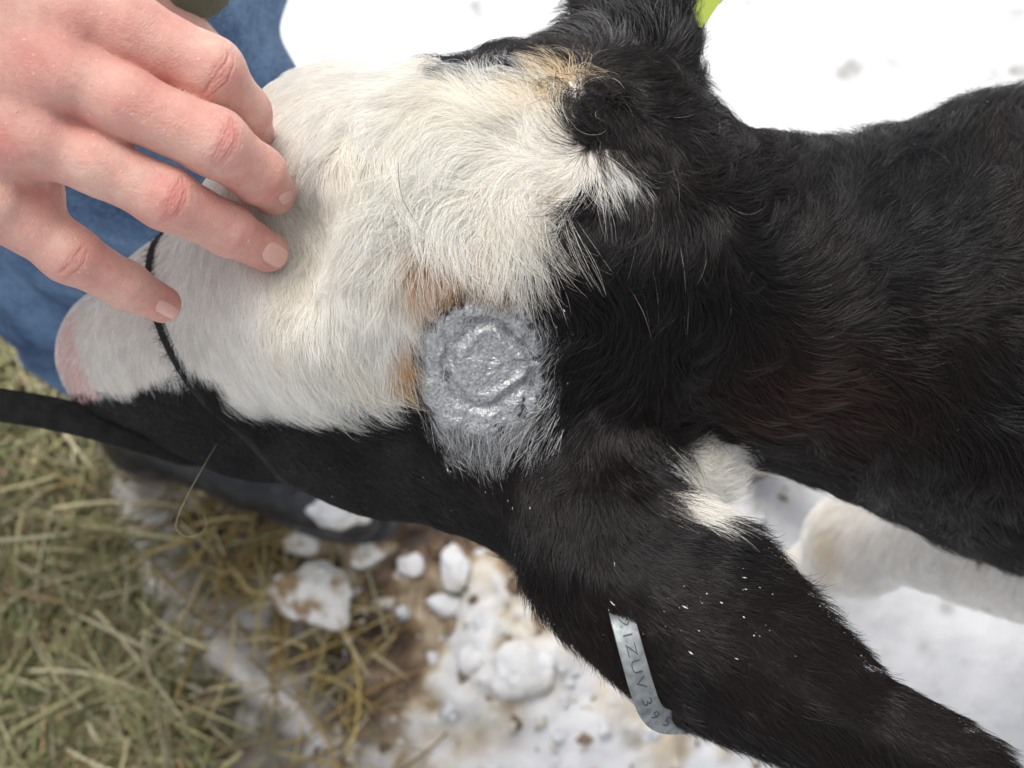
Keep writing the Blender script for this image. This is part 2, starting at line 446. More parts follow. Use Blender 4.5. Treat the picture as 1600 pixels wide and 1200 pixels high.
thumb = chain([(P(-180, -160, 36), 1.7), (P(80, -120, 38.5), 1.25), (P(230, -10, 41), 1.0), (P(330, 90, 43.5), .85)], .3)
knucks = [ell(P(78, 20, 30.7), (1.2, .9, .6)), ell(P(62, 112, 30.3), (1.1, .85, .55)), ell(P(22, 208, 30.6), (1.05, .8, .5)), ell(P(-30, 308, 31.5), (.95, .75, .5))]
fs = {k: chain(v, .35) for k, v in fing.items()}
webs = [cap(P(150, 85, 32.8), P(60, 40, 32.8), .62, .9), cap(P(100, 196, 32.4), P(30, 150, 32.4), .6, .9), cap(P(62, 302, 33.0), P(-30, 255, 33), .6, .9)]
def hand_sdf(p):
    pl = palm(p)
    for wb in webs: pl = smin(pl, wb(p), .7)
    o = None
    for k, f in fs.items():
        v = smin(f(p), pl, .8)
        o = v if o is None else smin(o, v, .14)
    o = smin(o, smin(thumb(p), pl, 1.2), .3)
    for kk in knucks: o = smin(o, kk(p), .7)
    return o
HV, HQ = surface(hand_sdf, [-34, -1, -46], [-6, 21, -28.0], .09, 1)
HN = grad(hand_sdf, HV.astype(np.float32), .03); HN /= np.linalg.norm(HN, axis=1)[:, None]+1e-9
red_crease = np.zeros(len(HV)); disp = np.zeros(len(HV))
def joint(f, i, n, spread, depth, rad, red_crease_k):
    a = fing[f][i][0]; t = fing[f][i+1][0]-fing[f][i-1][0]; t /= np.linalg.norm(t)
    r = fing[f][i][1]
    q = HV-a; u = q@t; dist = np.linalg.norm(q-u[:, None]*t, axis=1)
    side = np.cross(t, [0, 0, 1]); side /= np.linalg.norm(side); v = q@side
    near = (dist < r*1.35) & (np.abs(u) < rad*2.2)
    up = np.clip(HN[:, 2]*1.6, 0, 1)
    d = np.zeros(len(HV)); wob = fbm(HV*3.0, 2)*.07
    for j in range(n):
        uj = (j-(n-1)/2)*spread; w_ = .03+.012*((j*7) % 3)
        cr = np.sign(uj+1e-6)*(-.16)*(v/r)**2*1.2
        lw = .55+.45*((j*5) % 3)/2
        d += np.exp(-((u-uj-cr-wob)/w_)**2)*np.clip(1.1*lw-(np.abs(v)/r)**2, 0, 1)
    ok = near*up
    disp[:] -= d*depth*ok
    g = np.exp(-(u/rad)**2-(v/(r*.9))**2)*ok
    disp[:] += .012*g; red_crease[:] += .24*red_crease_k*g*(1+.5*nz(HV*2.5))+d*.55*ok*red_crease_k  # knuckle redness, plus crease shade painted as darker skin colour
joint('middle', 2, 6, .11, .040, .55, .95); joint('ring', 2, 6, .105, .040, .52, .75); joint('index', 2, 5, .12, .036, .55, .7); joint('little', 2, 5, .10, .034, .5, .5)
joint('middle', 3, 3, .09, .014, .4, .25); joint('ring', 3, 4, .08, .018, .4, .35); joint('little', 3, 3, .08, .018, .38, .35); joint('index', 3, 3, .09, .014, .4, .2)
# tendons and soft wrinkles over the back of the hand, web folds
hpx, hpy, hd = proj(HV)
ang = math.radians(28); uu = hpx*math.cos(ang)+hpy*math.sin(ang); vv = -hpx*math.sin(ang)+hpy*math.cos(ang)
back = np.clip((230-uu)/200, 0, 1)*np.clip(HN[:, 2], 0, 1)
wr = np.sin(uu/4.2+fbm(n2(uu/40, vv/40), 3)*3.2)*(.5+.5*nz(n2(uu/30, vv/25, 5)))
disp += back*(.0035*wr+.028*fbm(n2(uu/90, vv/35, 2), 2))+.004*fbm(HV*2.2, 3)
red_crease += .30*np.exp(-(((hpx-90)/60)**2+((hpy-85)/30)**2))+.3*np.exp(-(((hpx-150)/40)**2+((hpy-205)/20)**2))+.25*np.exp(-(((hpx+10)/50)**2+((hpy-220)/40)**2))
tipred = np.zeros(len(HV))
for f in fing: tipred += np.exp(-(np.linalg.norm(HV-fing[f][4][0], axis=1)/.9)**2)
red_crease += .4*tipred+.12+.34*fbm(HV*.9, 4)+.08*nz2(HV*9)
HV = HV+HN*disp[:, None]
red_crease = np.clip(red_crease, -.3, 1.2)[:, None]
base = np.array((.71, .405, .335)); rc = np.array((.62, .21, .18)); pale = np.array((.76, .52, .42))
hc_ = base+(rc-base)*np.clip(red_crease, 0, 1)+(pale-base)*np.clip(-red_crease*2.5, 0, 1)
hc_ *= (1+.05*fbm(HV*5, 3))[:, None]
fleck = (nz2(HV*11) > .86) & (HN[:, 2] > .3)
hc_[fleck] = (.72, .6, .52)
person = empty('person', (-33, 4, 0))
tag(person, 'person in blue jeans and black rubber boot pressing bare fingers on the calf\'s nose', 'person')
hand = mesh('body', HV, HQ, M_skin, person, cols=hc_)
hbvh = BVHTree.FromPolygons([tuple(v) for v in HV], [tuple(q) for q in HQ])

def patch(bv, cx, cy, ax, a, b, rings, segs, off, shape=2.0, dmin=20):
    """skin patch draped on a surface: ellipse (a,b px) about (cx,cy), axis angle ax; off(u,v)->cm"""
    V = []; F = []; U = []
    for i in range(rings+1):
        for j in range(segs):
            t = 2*math.pi*j/segs; r = i/rings
            k = (abs(math.cos(t))**shape+abs(math.sin(t))**shape)**(-1/shape)
            u, v = r*k*math.cos(t), r*k*math.sin(t)
            U.append((u, v))
    o = []
    for (u, v) in U:
        x = cx+a*u*math.cos(ax)-b*v*math.sin(ax); y = cy+a*u*math.sin(ax)+b*v*math.cos(ax)
        dr = P(x, y, 1.0); dr = dr/np.linalg.norm(dr)
        h = bv.ray_cast(Vector(dr*20), Vector(dr))
        if h[0] is None: o.append(None); continue
        o.append((np.array(h[0]), np.array(h[1]), dr))
    last = [q for q in o if q is not None][0]
    for k in range(len(o)):
        if o[k] is None: o[k] = last
        else: last = o[k]
    for (u, v), (h, n, dr) in zip(U, o):
        if n@dr > 0: n = -n
        V.append(h+n*off(u, v))
    for i in range(rings):
        for j in range(segs): F.append((i*segs+j, (i+1)*segs+j, (i+1)*segs+(j+1) % segs, i*segs+(j+1) % segs))
    return np.array(V), F, np.array(U)
def nail(cx, cy, ang, a, b):
    V, F, U = patch(hbvh, cx, cy, ang, a, b, 10, 28, lambda u, v: .035+.03*(1-min(1, (u*u+v*v))**3)-.055*(max(abs(u), abs(v))**8), 2.7)
    mesh('fingernail', V, F, M_nail, person)
nail(431, 399, math.radians(33), 21, 18)
nail(262, 484, math.radians(28), 20, 12)
nail(447, 309, math.radians(60), 9, 14)

# ================================================================== HORN BUDS (silver-sprayed wounds)
rn = make_noise(9)
def relief(u, v):
    du = .16*float(rn(np.array([u*2.2, v*2.2, 11.3]))); dv = .16*float(rn(np.array([u*2.2, v*2.2, 17.3])))
    r = math.hypot(u, v); u0, v0 = u, v; u += du; v += dv; rr = math.hypot(u-.02, v+.05)
    e = math.atan2(v, u)
    h = .08*math.exp(-((rr-.42-.03*math.sin(3*e+1))/.07)**2)-.12*math.exp(-((rr-.58)/.08)**2)*(1 if u < .6 else .4)+.03*math.exp(-((rr-.2)/.1)**2)
    h += .12*math.exp(-((r-.84)/.09)**2)*(1 if u < 0 else .3)
    h -= .16*math.exp(-((u+.42-.3*v)/.05)**2)*math.exp(-((v+.2)/.35)**2)
    h += .07*float(rn(np.array([u*5, v*5, 0.3])))+.03*float(rn(np.array([u*13, v*13, 2.3])))+.015*float(rn(np.array([u*31, v*31, 7.3])))
    edge = 1-min(1, max(0, (r-.62+.1*float(rn(np.array([math.cos(e)*3, math.sin(e)*3, 5.1]))))/.38))
    hole = float(rn(np.array([u0*9, v0*9, 31.])))+.7*float(rn(np.array([u0*21, v0*21, 33.])))
    if r > .62 and (u0 > .15 or v0 < -.55) and hole > 1.25-1.45*max(0, r-.62)/.38*(1.25 if u0 > .2 else .8): return -.15
    return .05+max(-.05, .10+h*1.25)*edge
def horn_bud(cx, cy, ax, a, b, rings, segs):
    V, F, U = patch(bvh, cx, cy, ax, a, b, rings, segs, relief)
    return mesh('horn_bud', V, F, M_silver, calf)
horn_bud(757, 573, 0, 108, 116, 90, 260)
horn_bud(800, 126, math.radians(2), 84, 19, 26, 110)

# ================================================================== FUR
# x, y, flow x, flow y, length cm, lift, curl
K = [
 (110,540,-.3,.6,.35,.25,.2),(150,520,-.5,.5,.4,.25,.2),(200,550,-.4,.8,.5,.25,.2),(250,600,.1,1,.55,.25,.2),(180,600,-.2,1,.45,.25,.2),(300,450,-.6,.5,.55,.2,.2),(250,500,-.7,.4,.5,.2,.2),
 (350,420,-.4,.6,.6,.2,.2),(330,520,-.3,1,.8,.25,.2),(350,600,.1,1,1.2,.3,.3),(310,560,-.3,1,.8,.25,.2),(400,520,-.05,1,1.1,.3,.3),(430,620,.2,1,1.6,.35,.4),(500,640,.3,1,1.8,.35,.4),(560,620,.3,1,1.9,.35,.4),(630,600,.25,1,1.9,.35,.4),
 (400,620,.2,1,1.5,.35,.4),(350,640,.15,1,1.5,.35,.4),(400,450,-.1,1,.9,.25,.3),(450,450,.1,1,1.2,.3,.3),(500,500,.15,1,1.5,.3,.4),(560,480,.2,1,1.6,.3,.4),(600,540,.15,1,1.7,.3,.4),(640,480,.15,1,1.6,.3,.4),(650,540,.1,1,1.4,.3,.4),
 (450,200,-.2,1,.9,.3,.3),(430,260,0,1,1.0,.3,.3),(500,180,-.3,.8,1.0,.3,.3),(560,150,-.5,.3,1.0,.3,.3),(560,200,-.3,1,1.4,.35,.7),(620,150,-.5,.3,1.2,.35,.5),(650,180,-.5,.7,1.6,.4,.8),(700,150,-.4,-.3,1.4,.4,.6),
 (600,250,-.2,1,2.0,.4,1.0),(520,260,.1,1,1.7,.35,.8),(470,320,.2,1,1.5,.35,.7),(530,340,.5,.8,2.2,.4,1.1),(480,390,.4,.9,1.8,.4,.8),(600,330,-.3,.9,2.4,.4,1.0),(660,280,-.9,.5,2.4,.4,.9),(720,260,-1,.25,2.6,.4,.8),
 (760,220,-1,-.05,2.4,.45,.9),(780,170,-.9,-.5,2.0,.5,.9),(850,150,-.6,-.8,2.0,.45,.9),(895,130,.3,-1,1.5,.5,.4),(860,200,-.9,-.6,2.2,.4,1.0),(895,180,-.8,-.6,2.0,.35,.9),(905,225,-.9,.2,2.0,.35,.9),
 (830,240,-1,-.15,2.6,.4,1.0),(860,280,-.5,.8,2.6,.35,1.0),(800,290,-1,.35,2.8,.35,.8),(740,320,-.9,.7,2.8,.35,.7),(680,350,-.6,.8,2.6,.35,.8),(830,330,-.6,1,2.8,.35,.7),(780,385,-.35,1,2.0,.35,.6),(850,380,-.1,1,2.6,.35,.6),(870,320,-.1,1,2.4,.35,.7),
 (895,275,-.7,.8,2.4,.35,.9),(700,420,-.2,1,1.1,.4,.8),(740,440,0,.8,.8,.45,.8),(800,430,0,1,1.8,.4,.7),(640,420,-.1,1,1.8,.35,.7),(580,410,.1,1,1.9,.35,.8),(950,245,.8,.5,1.1,.4,.6),(975,260,.6,.9,1.0,.4,.6),(945,290,.4,1,2.0,.4,.5),
 (540,120,-.7,.1,.8,.35,.4),(740,95,-.5,-1,1.1,.7,.8),(780,80,-.2,-1,.9,.7,.8),(830,90,-.8,-.3,.8,.4,.7),(870,70,-.9,-.3,.9,.4,.7),(930,85,.2,-1,1.1,.5,.8),(1000,70,.5,-.9,1.8,.6,.8),(1040,90,.6,-.9,1.8,.6,.8),
 (945,112,.95,-.3,1.3,.4,.6),(925,150,.3,.9,1.5,.35,.5),(935,190,.3,1,1.5,.35,.6),(980,205,.5,1,1.7,.4,1.1),(1000,150,.7,.6,1.7,.45,.9),(1050,150,.7,-.5,1.7,.5,.6),(1070,190,.9,-.4,1.3,.4,.6),(1000,230,.6,.8,1.8,.45,.7),(1050,260,.6,.5,1.8,.5,.8),(1100,250,.9,0,1.3,.4,.8),(1140,235,.9,-.4,1.3,.45,.8),
 (960,330,.0,1,2.3,.35,.5),(900,390,-.05,1,2.3,.3,.4),(890,470,.25,1,2.2,.3,.4),(930,440,.5,1,2.2,.35,.4),(1010,320,.3,1,2.2,.4,.5),(980,420,.2,1,2.2,.35,.4),(1000,520,.1,1,2.2,.4,.4),(960,600,-.7,.8,1.9,.35,.5),(1040,600,.5,1,1.9,.35,.4),
 (900,560,-.7,.6,1.6,.35,.5),(900,640,-.8,.7,1.6,.3,.4),(870,700,-.5,1,1.6,.3,.4),(800,700,-.5,1,1.7,.25,.3),(730,690,.05,1,1.6,.25,.3),(690,640,.2,1,1.3,.25,.3),(680,500,-.3,.6,.7,.3,.4),(830,480,.3,.5,.9,.35,.5),(860,600,-.3,.9,1.0,.3,.4),
 (940,700,-.3,1,1.8,.3,.4),(900,780,-.2,1,1.6,.3,.3),(1000,700,.1,1,1.8,.35,.4),(1040,760,.4,.8,1.8,.4,.4),(850,850,-.2,1,1.6,.4,.4),(820,800,.1,1,1.1,.3,.3),(950,830,.3,1,1.4,.3,.3),
 (1070,720,1,-.3,2.2,.45,.4),(1100,760,1,.05,2.4,.45,.4),(1070,790,.9,.3,2.0,.4,.4),(1120,700,.9,-.5,2.0,.5,.4),
 (600,720,.9,.35,.7,.2,.2),(450,720,.8,.4,.6,.2,.2),(300,680,.4,.5,.5,.25,.2),(200,650,-.2,.7,.5,.25,.2),(700,760,.7,.5,.9,.25,.3),(780,800,.6,.8,1.0,.3,.3),(520,745,.9,.3,.6,.2,.2),
 (1180,260,.6,-.7,1.3,.45,.5),(1250,240,.3,-1,1.6,.5,.5),(1350,220,.3,-1,2.0,.6,.5),(1450,195,.3,-1,2.1,.6,.5),(1550,165,.25,-1,2.2,.6,.5),(1200,330,.7,-.5,1.8,.4,.5),(1350,330,.7,-.6,1.9,.4,.5),(1500,310,.6,-.7,2.0,.4,.5),
 (1120,350,.3,.9,1.8,.4,.6),(1130,450,.3,1,1.8,.4,.6),(1200,450,.9,.2,1.8,.35,.5),(1350,450,1,.0,1.9,.35,.5),(1500,450,1,-.1,2.0,.35,.5),(1100,550,.1,1,1.8,.4,.6),(1150,600,.7,.8,1.7,.35,.6),(1250,560,.9,.4,1.8,.35,.6),(1400,560,.9,.4,1.9,.35,.5),(1550,560,.9,.4,2.0,.35,.5),
 (1200,660,.8,.4,1.5,.35,.5),(1300,680,.8,.6,1.6,.35,.5),(1400,700,.6,.9,2.0,.4,.5),(1500,760,.5,1,2.2,.45,.5),(1600,820,.4,1,2.2,.45,.5),(1700,600,.8,.5,2.2,.4,.5),
 (1020,840,.8,.3,1.2,.3,.3),(1100,830,.9,.1,1.6,.35,.3),(1170,850,.9,.1,1.4,.35,.3),(1000,920,.8,.7,1.1,.25,.3),(1100,930,1,.6,1.1,.22,.3),(1200,980,1,.65,1.1,.22,.3),(1300,1050,1,.7,1.1,.22,.3),(1400,1130,1,.6,1.1,.25,.3),(1520,1180,.9,.5,1.1,.3,.3),
 (1290,970,1,.2,1.2,.3,.3),(1400,1080,1,.3,1.1,.3,.3),(1240,900,.9,.1,1.2,.35,.3),(900,950,.3,1,1.2,.35,.3),(860,930,-.2,1,1.5,.45,.3),(960,1030,.5,1,1.2,.3,.3),(1060,1090,.8,.8,1.1,.3,.3),(1200,1160,.8,.7,1.2,.35,.3),(1330,1200,.7,.8,1.4,.35,.3),(930,1000,.2,1,1.3,.4,.3),
 (920,20,-.5,-.9,1.4,.4,.4),(1000,0,.2,-1,1.2,.3,.4),(1080,30,.6,-.6,1.3,.4,.4),(1000,-200,.1,-1,1.1,.3,.3),
]
K = np.array(K, np.float32)
gx0, gy0, gs = -500., -600., 14.
GX, GY = np.meshgrid(gx0+np.arange(190)*gs, gy0+np.arange(160)*gs, indexing='ij')
fl = np.zeros(GX.shape+(5,), np.float32); ws = np.zeros(GX.shape, np.float32)
kn_ = np.hypot(K[:, 2], K[:, 3]); K[:, 2] /= kn_; K[:, 3] /= kn_
for r in K:
    d2 = (GX-r[0])**2+(GY-r[1])**2; w_ = np.exp(-d2/(2*34**2))+1e3/(d2+900)**1.6+1e-7; ws += w_
    for k in range(5): fl[..., k] += w_*r[2+k]
fl /= ws[..., None]
def look(px, py):
    u = np.clip((px-gx0)/gs, 0, 188.9); v = np.clip((py-gy0)/gs, 0, 158.9); i = u.astype(int); j = v.astype(int); a = (u-i)[:, None]; b = (v-j)[:, None]
    return (fl[i, j]*(1-a)+fl[i+1, j]*a)*(1-b)+(fl[i, j+1]*(1-a)+fl[i+1, j+1]*a)*b

T0 = CV[CQ]
tri = np.concatenate([CQ[:, [0, 1, 2]], CQ[:, [0, 2, 3]]]); TA = CV[tri]
cr = np.cross(TA[:, 1]-TA[:, 0], TA[:, 2]-TA[:, 0]); area = np.linalg.norm(cr, axis=1)/2; tn = cr/(2*area[:, None]+1e-9)
ctr = TA.mean(1); view = -ctr/np.linalg.norm(ctr, axis=1)[:, None]; face = (tn*view).sum(1)
if np.median(np.sign((tn*grad(calf_sdf, ctr[:2000].astype(np.float32))[:1].repeat(len(tn), 0)).sum(1))) == 0: pass
tpx, tpy, td = proj(ctr)
inf = (tpx > -80) & (tpx < 1720) & (tpy > -120) & (tpy < 1320)
wt = area*np.where(inf, 1.0, .04)*np.where(face > -.25, 1.0, .12)*np.where(td > 56, .55, 1.0)*np.clip(38/td, .3, 1.2)
wt *= np.where((tpx < 420), .85, 1)
NH = 330000
pick = rng.choice(len(wt), NH, p=wt/wt.sum())
r1 = np.sqrt(rng.random(NH)); r2 = rng.random(NH); tt = TA[pick]
root = tt[:, 0]*(1-r1)[:, None]+tt[:, 1]*(r1*(1-r2))[:, None]+tt[:, 2]*(r1*r2)[:, None]
gn = grad(calf_sdf, root.astype(np.float32), .15); gn /= np.linalg.norm(gn, axis=1)[:, None]+1e-9
hx, hy, hdp = proj(root)
jit = 9.0
isw, ispink = zone(hx+fbm(n2(hx/22, hy/22, 1), 2)*10+rng.normal(0, 3, NH), hy+fbm(n2(hx/22, hy/22, 8), 2)*10+rng.normal(0, 3, NH), hdp)
f0 = look(hx, hy)
leg = (hdp > 50) & (hx > 1000) & (hy > 690)
length = f0[:, 2].copy(); lift = f0[:, 3].copy(); curl = f0[:, 4].copy()
blk = ~isw & (hx > 860) & (hx < 1190) & (hy < 700) & ~leg; length[blk] *= 1.22; curl[blk] *= 1.5; lift[blk] *= 1.1
neckz = ~isw & (hx >= 1190) & ~leg; curl[neckz] *= 1.35; length[neckz] *= 1.1
nb = np.hypot((hx-757)/112, (hy-580)/118); length = np.where((nb < .98) & (hdp < 43) & (hy < 632), .3+.25*rng.random(NH), length)
tf = inpoly(hx, hy, TUFT); lift[tf] *= .7; length[tf] = 2.0
fh = isw & (hx > 480) & (hy < 450); length[fh] *= 1.15
length[leg] = 1.25; lift[leg] = .45; curl[leg] = .5
worldz = cam2w(root)[:, 2]
fringe = inpoly(hx, hy, [(640, 440), (700, 415), (860, 385), (850, 470), (780, 470), (660, 520)]) & ~isw & (hdp < 44)
isw |= (hx < 150) & (hy < 612) & (hdp > 40) & (hdp < 60)
keep = ~(fringe & (rng.random(NH) < .75)) & ~(ispink & (rng.random(NH) < .6)) & (worldz > 4.2)
bud = np.hypot((hx-757)/106, (hy-573)/114); bud2 = np.hypot((hx-800)/84, (hy-126)/19)
keep &= ~((bud < .70+.25*nz(n2(hx/13, hy/13))) & (rng.random(NH) < .96) & (hdp < 42)) & ~((bud2 < .8) & (hdp < 45) & (rng.random(NH) < .85))
def sel(m):
    global root, gn, hx, hy, hdp, isw, f0, leg, length, lift, curl, bud, bud2
    root, gn, hx, hy, hdp, isw, f0, leg, length, lift, curl, bud, bud2 = [a[m] for a in (root, gn, hx, hy, hdp, isw, f0, leg, length, lift, curl, bud, bud2)]
sel(keep)
n = len(root); length *= rng.uniform(.65, 1.15, n)
NP = 6; pts = np.zeros((n, NP, 3), np.float32); pts[:, 0] = root-gn*.05
ang0 = rng.normal(0, .14, n)+curl*.7*fbm(n2(hx/55, hy/55, 3), 3); mess = np.exp(-((hx-925)/42)**2-((hy-165)/48)**2)*(hdp < 45); ang0 += mess*rng.normal(.6, 1.0, n)*np.where(isw, .45, 1)
kap = rng.normal(0, .35, n)+curl*1.0*nz(n2(hx/38, hy/38, 9))
lft = lift*(1+.35*rng.normal(0, 1, n))+.25*nz(n2(hx/30, hy/30, 4))*lift*2
cur = pts[:, 0].copy().astype(float)
nn = gn.copy()
for s in range(1, NP):
    t = s/(NP-1); cx, cy, cd = proj(cur); f = look(cx, cy); a = np.arctan2(f[:, 1], f[:, 0])
    a = np.where(leg, math.radians(125), a)+ang0+kap*t
    fv = np.stack([np.cos(a), -np.sin(a), np.zeros(n)], 1)
    tg = fv-nn*(fv*nn).sum(1)[:, None]; tl = np.linalg.norm(tg, axis=1)[:, None]; tg /= np.maximum(tl, .15)
    lf = np.clip(lft*(1.25-1.5*t), -.25, 1.3)[:, None]
    dr = tg*np.cos(lf)+nn*np.sin(lf); dr /= np.linalg.norm(dr, axis=1)[:, None]+1e-9
    cur = cur+dr*(length/(NP-1))[:, None]
    sdv = evalc(calf_sdf, cur); push = np.clip(.03+.05*t-sdv, 0, .5); cur = cur+nn*push[:, None]
    pts[:, s] = cur
# clumping into locks
ng = n//30; gi = rng.choice(n, ng, replace=False); kd = KDTree(ng)
for i, g in enumerate(gi): kd.insert(root[g], i)
kd.balance(); pass; near = np.fromiter((kd.find(p)[1] for p in root), np.int64, n); gid = gi[near]
cs = np.clip(rng.normal(.68, .22, n), 0, .97)*np.where(rng.random(n) < .12, .2, 1)*np.clip(length/1.6, .25, 1)*np.clip(.45+curl*.7, .4, 1)
for s in range(1, NP):
    t = s/(NP-1); tgt = pts[gid, s]
    pts[:, s] = pts[:, s]*(1-(cs*t**1.3))[:, None]+tgt*(cs*t**1.3)[:, None]
# drop hairs that would run through the hand
nearh = (pts[:, -1, 0] < -8) & (root[:, 2] > -45); hi_ = np.where(nearh)[0]
bad = np.zeros(n, bool)
for s in range(0, NP):
    bad[hi_] |= evalc(hand_sdf, pts[hi_, s].astype(float)) < .02
ok = ~bad; pts = pts[ok]; gid0 = near[ok]; sel(ok); n = len(pts)
# colours
gv = np.random.default_rng(5).normal(0, 1, ng+1)
shade = .94*(1+.13*gv[gid0]+rng.normal(0, .14, n))
wc = np.array((.84, .81, .71))*np.ones((n, 3)); wc += (np.array((.76, .65, .42))-wc)*np.clip(.18+.4*fbm(n2(hx/60, hy/60, 6), 2)+.25*rng.normal(0, 1, n), 0, .7)[:, None]
face_ = (hx < 420) & ~leg
wc[face_] = wc[face_]*.4+np.array((.84, .82, .76))*.6
def stain(cx, cy, rx, ry, col, k):
    w_ = np.clip(k*np.exp(-((hx-cx)/rx)**2-((hy-cy)/ry)**2)*(1+.5*rng.normal(0, 1, n)), 0, 1)[:, None]
    wc[:] = wc*(1-w_)+np.array(col)*w_
stain(628, 570, 20, 42, (.42, .17, .04), 1.6); stain(640, 515, 14, 18, (.5, .24, .09), .6)
stain(722, 404, 70, 32, (.24, .08, .02), 2.4); stain(800, 405, 60, 16, (.50, .32, .14), .7); stain(665, 462, 20, 30, (.45, .24, .10), .9)
stain(886, 140, 32, 36, (.42, .18, .04), 1.8); stain(870, 150, 40, 50, (.72, .52, .25), .6); stain(720, 115, 25, 12, (.6, .42, .2), .7); stain(720, 160, 70, 40, (.75, .63, .40), .5); stain(150, 500, 50, 25, (.7, .5, .3), .4)
stain(870, 285, 45, 25, (.62, .42, .28), .45)
wc[leg] = wc[leg]*.3+np.array((.88, .87, .84))*.7
lw = leg; w_ = (np.exp(-((hx-1296)/22)**2-((hy-850)/60)**2)*lw)[:, None]; wc = wc*(1-w_)+np.array((.55, .40, .22))*w_
w2 = (np.clip((hdp-82)/8, 0, 1)*lw*.7)[:, None]; wc = wc*(1-w2)+np.array((.66, .56, .36))*w2
wc = wc*shade[:, None]
brown = np.clip(.5+.6*fbm(n2(hx/120, hy/120, 12), 3)+np.clip((hx-1050)/500, 0, .5)*np.clip((hy-350)/300, -.3, 1), 0, 1)
bc = np.array((.010, .011, .014))[None]*(1-brown[:, None])+np.array((.024, .015, .012))[None]*brown[:, None]
bc = bc*.42*np.clip(1+.35*rng.normal(0, 1, n), .4, 2)[:, None]
odd = (rng.random(n) < .006) & (hx < 1150) & (hy < 420); bc[odd] = (.35, .30, .25)
greyz = np.exp(-((hx-960)/110)**2-((hy-62)/22)**2)+np.exp(-((hx-1100)/50)**2-((hy-200)/40)**2)*.25; bc += np.array((.20, .20, .21))*greyz[:, None]*(rng.random(n) < .45)[:, None]
bc *= (1+1.6*np.exp(-((hx-1230)/130)**2-((hy-640)/90)**2)[:, None]*np.array((1.3, .55, .4)))
hcol = np.where(isw[:, None], wc, bc)
# silver paint carried on the hair round the buds
inb = (bud < 1.10+.14*nz(n2(hx/12, hy/12, 2))) & (hdp < 43)
str_ = (np.abs(hx-740-(hy-700)*.1) < 62) & (hy > 650) & (hy < 708) & (hdp < 44)
rt = (hx > 800) & (hx < 890) & (hy > 500) & (hy < 690) & (rng.random(n) < .38) & (hdp < 43)
up_ = (hy < 500) & (hx > 640) & (bud < 1.2)
sil = (inb & ~(up_ & isw) & (rng.random(n) < np.clip(1.15-.55*np.clip(bud-.8, 0, 1)/.35, .25, .95))) | (str_ & (rng.random(n) < .55)) | rt
sil |= (hx < 858) & (bud2 < 1.25) & (hdp < 46) & (rng.random(n) < .7)
def curves(name, m, mask, rad, parent):
    p = cam2w(pts[mask])/100-np.array(parent.location); k = len(p)
    hc = bpy.data.hair_curves.new(name); hc.add_curves([NP]*k)
    hc.attributes['position'].data.foreach_set('vector', p.astype(np.float32).ravel())
    prof = np.array([1.0, 1.0, .92, .78, .55, .18], np.float32)
    a = hc.attributes.get('radius') or hc.attributes.new('radius', 'FLOAT', 'POINT')
    a.data.foreach_set('value', (rad[mask][:, None]*prof[None]).astype(np.float32).ravel())
    a = hc.attributes.new('Col', 'FLOAT_COLOR', 'CURVE'); cc = np.ones((k, 4), np.float32); cc[:, :3] = np.clip(hcol[mask], .003, .95)
    a.data.foreach_set('color', cc.ravel())
    hc.materials.append(m); o = bpy.data.objects.new(name, hc); C.collection.objects.link(o); o.parent = parent; return o
rad = (.0050+.0022*rng.random(n)+.0025*(rng.random(n) < .12))*np.clip(hdp/36, 1, 1.6)*.01*np.where(hx < 420, .85, 1)
scol = (.10+.66*rng.random(n)**1.3)[:, None]*np.array((.99, 1.0, 1.01)); hcol[sil] = scol[sil]
curves('white_fur', M_fur, isw & ~sil, rad, calf)
curves('black_fur', M_furb, ~isw & ~sil, rad, calf)
curves('silvered_fur', M_silverhair, sil, rad*1.2, calf)

# whiskers: single long hairs
def wire(name, pts_, r, m, parent):
    V, F = tube(spline(pts_, 40), np.linspace(r, r*.4, 40), 5); return mesh(name, V, F, m, parent)
M_whisk = mat('whisker', (.42, .36, .26), .4)
wire('whisker', [P(352, 672, 45), P(320, 725, 43), P(290, 780, 42), P(275, 818, 41.5), P(283, 835, 41.5), P(305, 838, 41.5), P(322, 822, 41.5), P(318, 800, 41.5)], .014, M_whisk, calf)
wire('whisker', [P(960, 820, 37), P(1010, 816, 36), P(1070, 820, 35.5), P(1140, 832, 35)], .016, mat('white_whisker', (.7, .7, .7), .4), calf)
wire('whisker', [P(980, 838, 36.8), P(1030, 846, 36), P(1075, 865, 35.3), P(1110, 885, 35)], .014, M_whisk, calf)
M_dark = mat('dark_hair', (.05, .045, .04), .4)
wire('whisker', [P(622, 255, 33.4), P(626, 300, 33.4), P(645, 340, 33.4), P(668, 372, 33.6)], .011, M_dark, calf)
wire('whisker', [P(530, 505, 36), P(575, 516, 36), P(605, 515, 36), P(625, 525, 36.2)], .010, M_dark, calf)
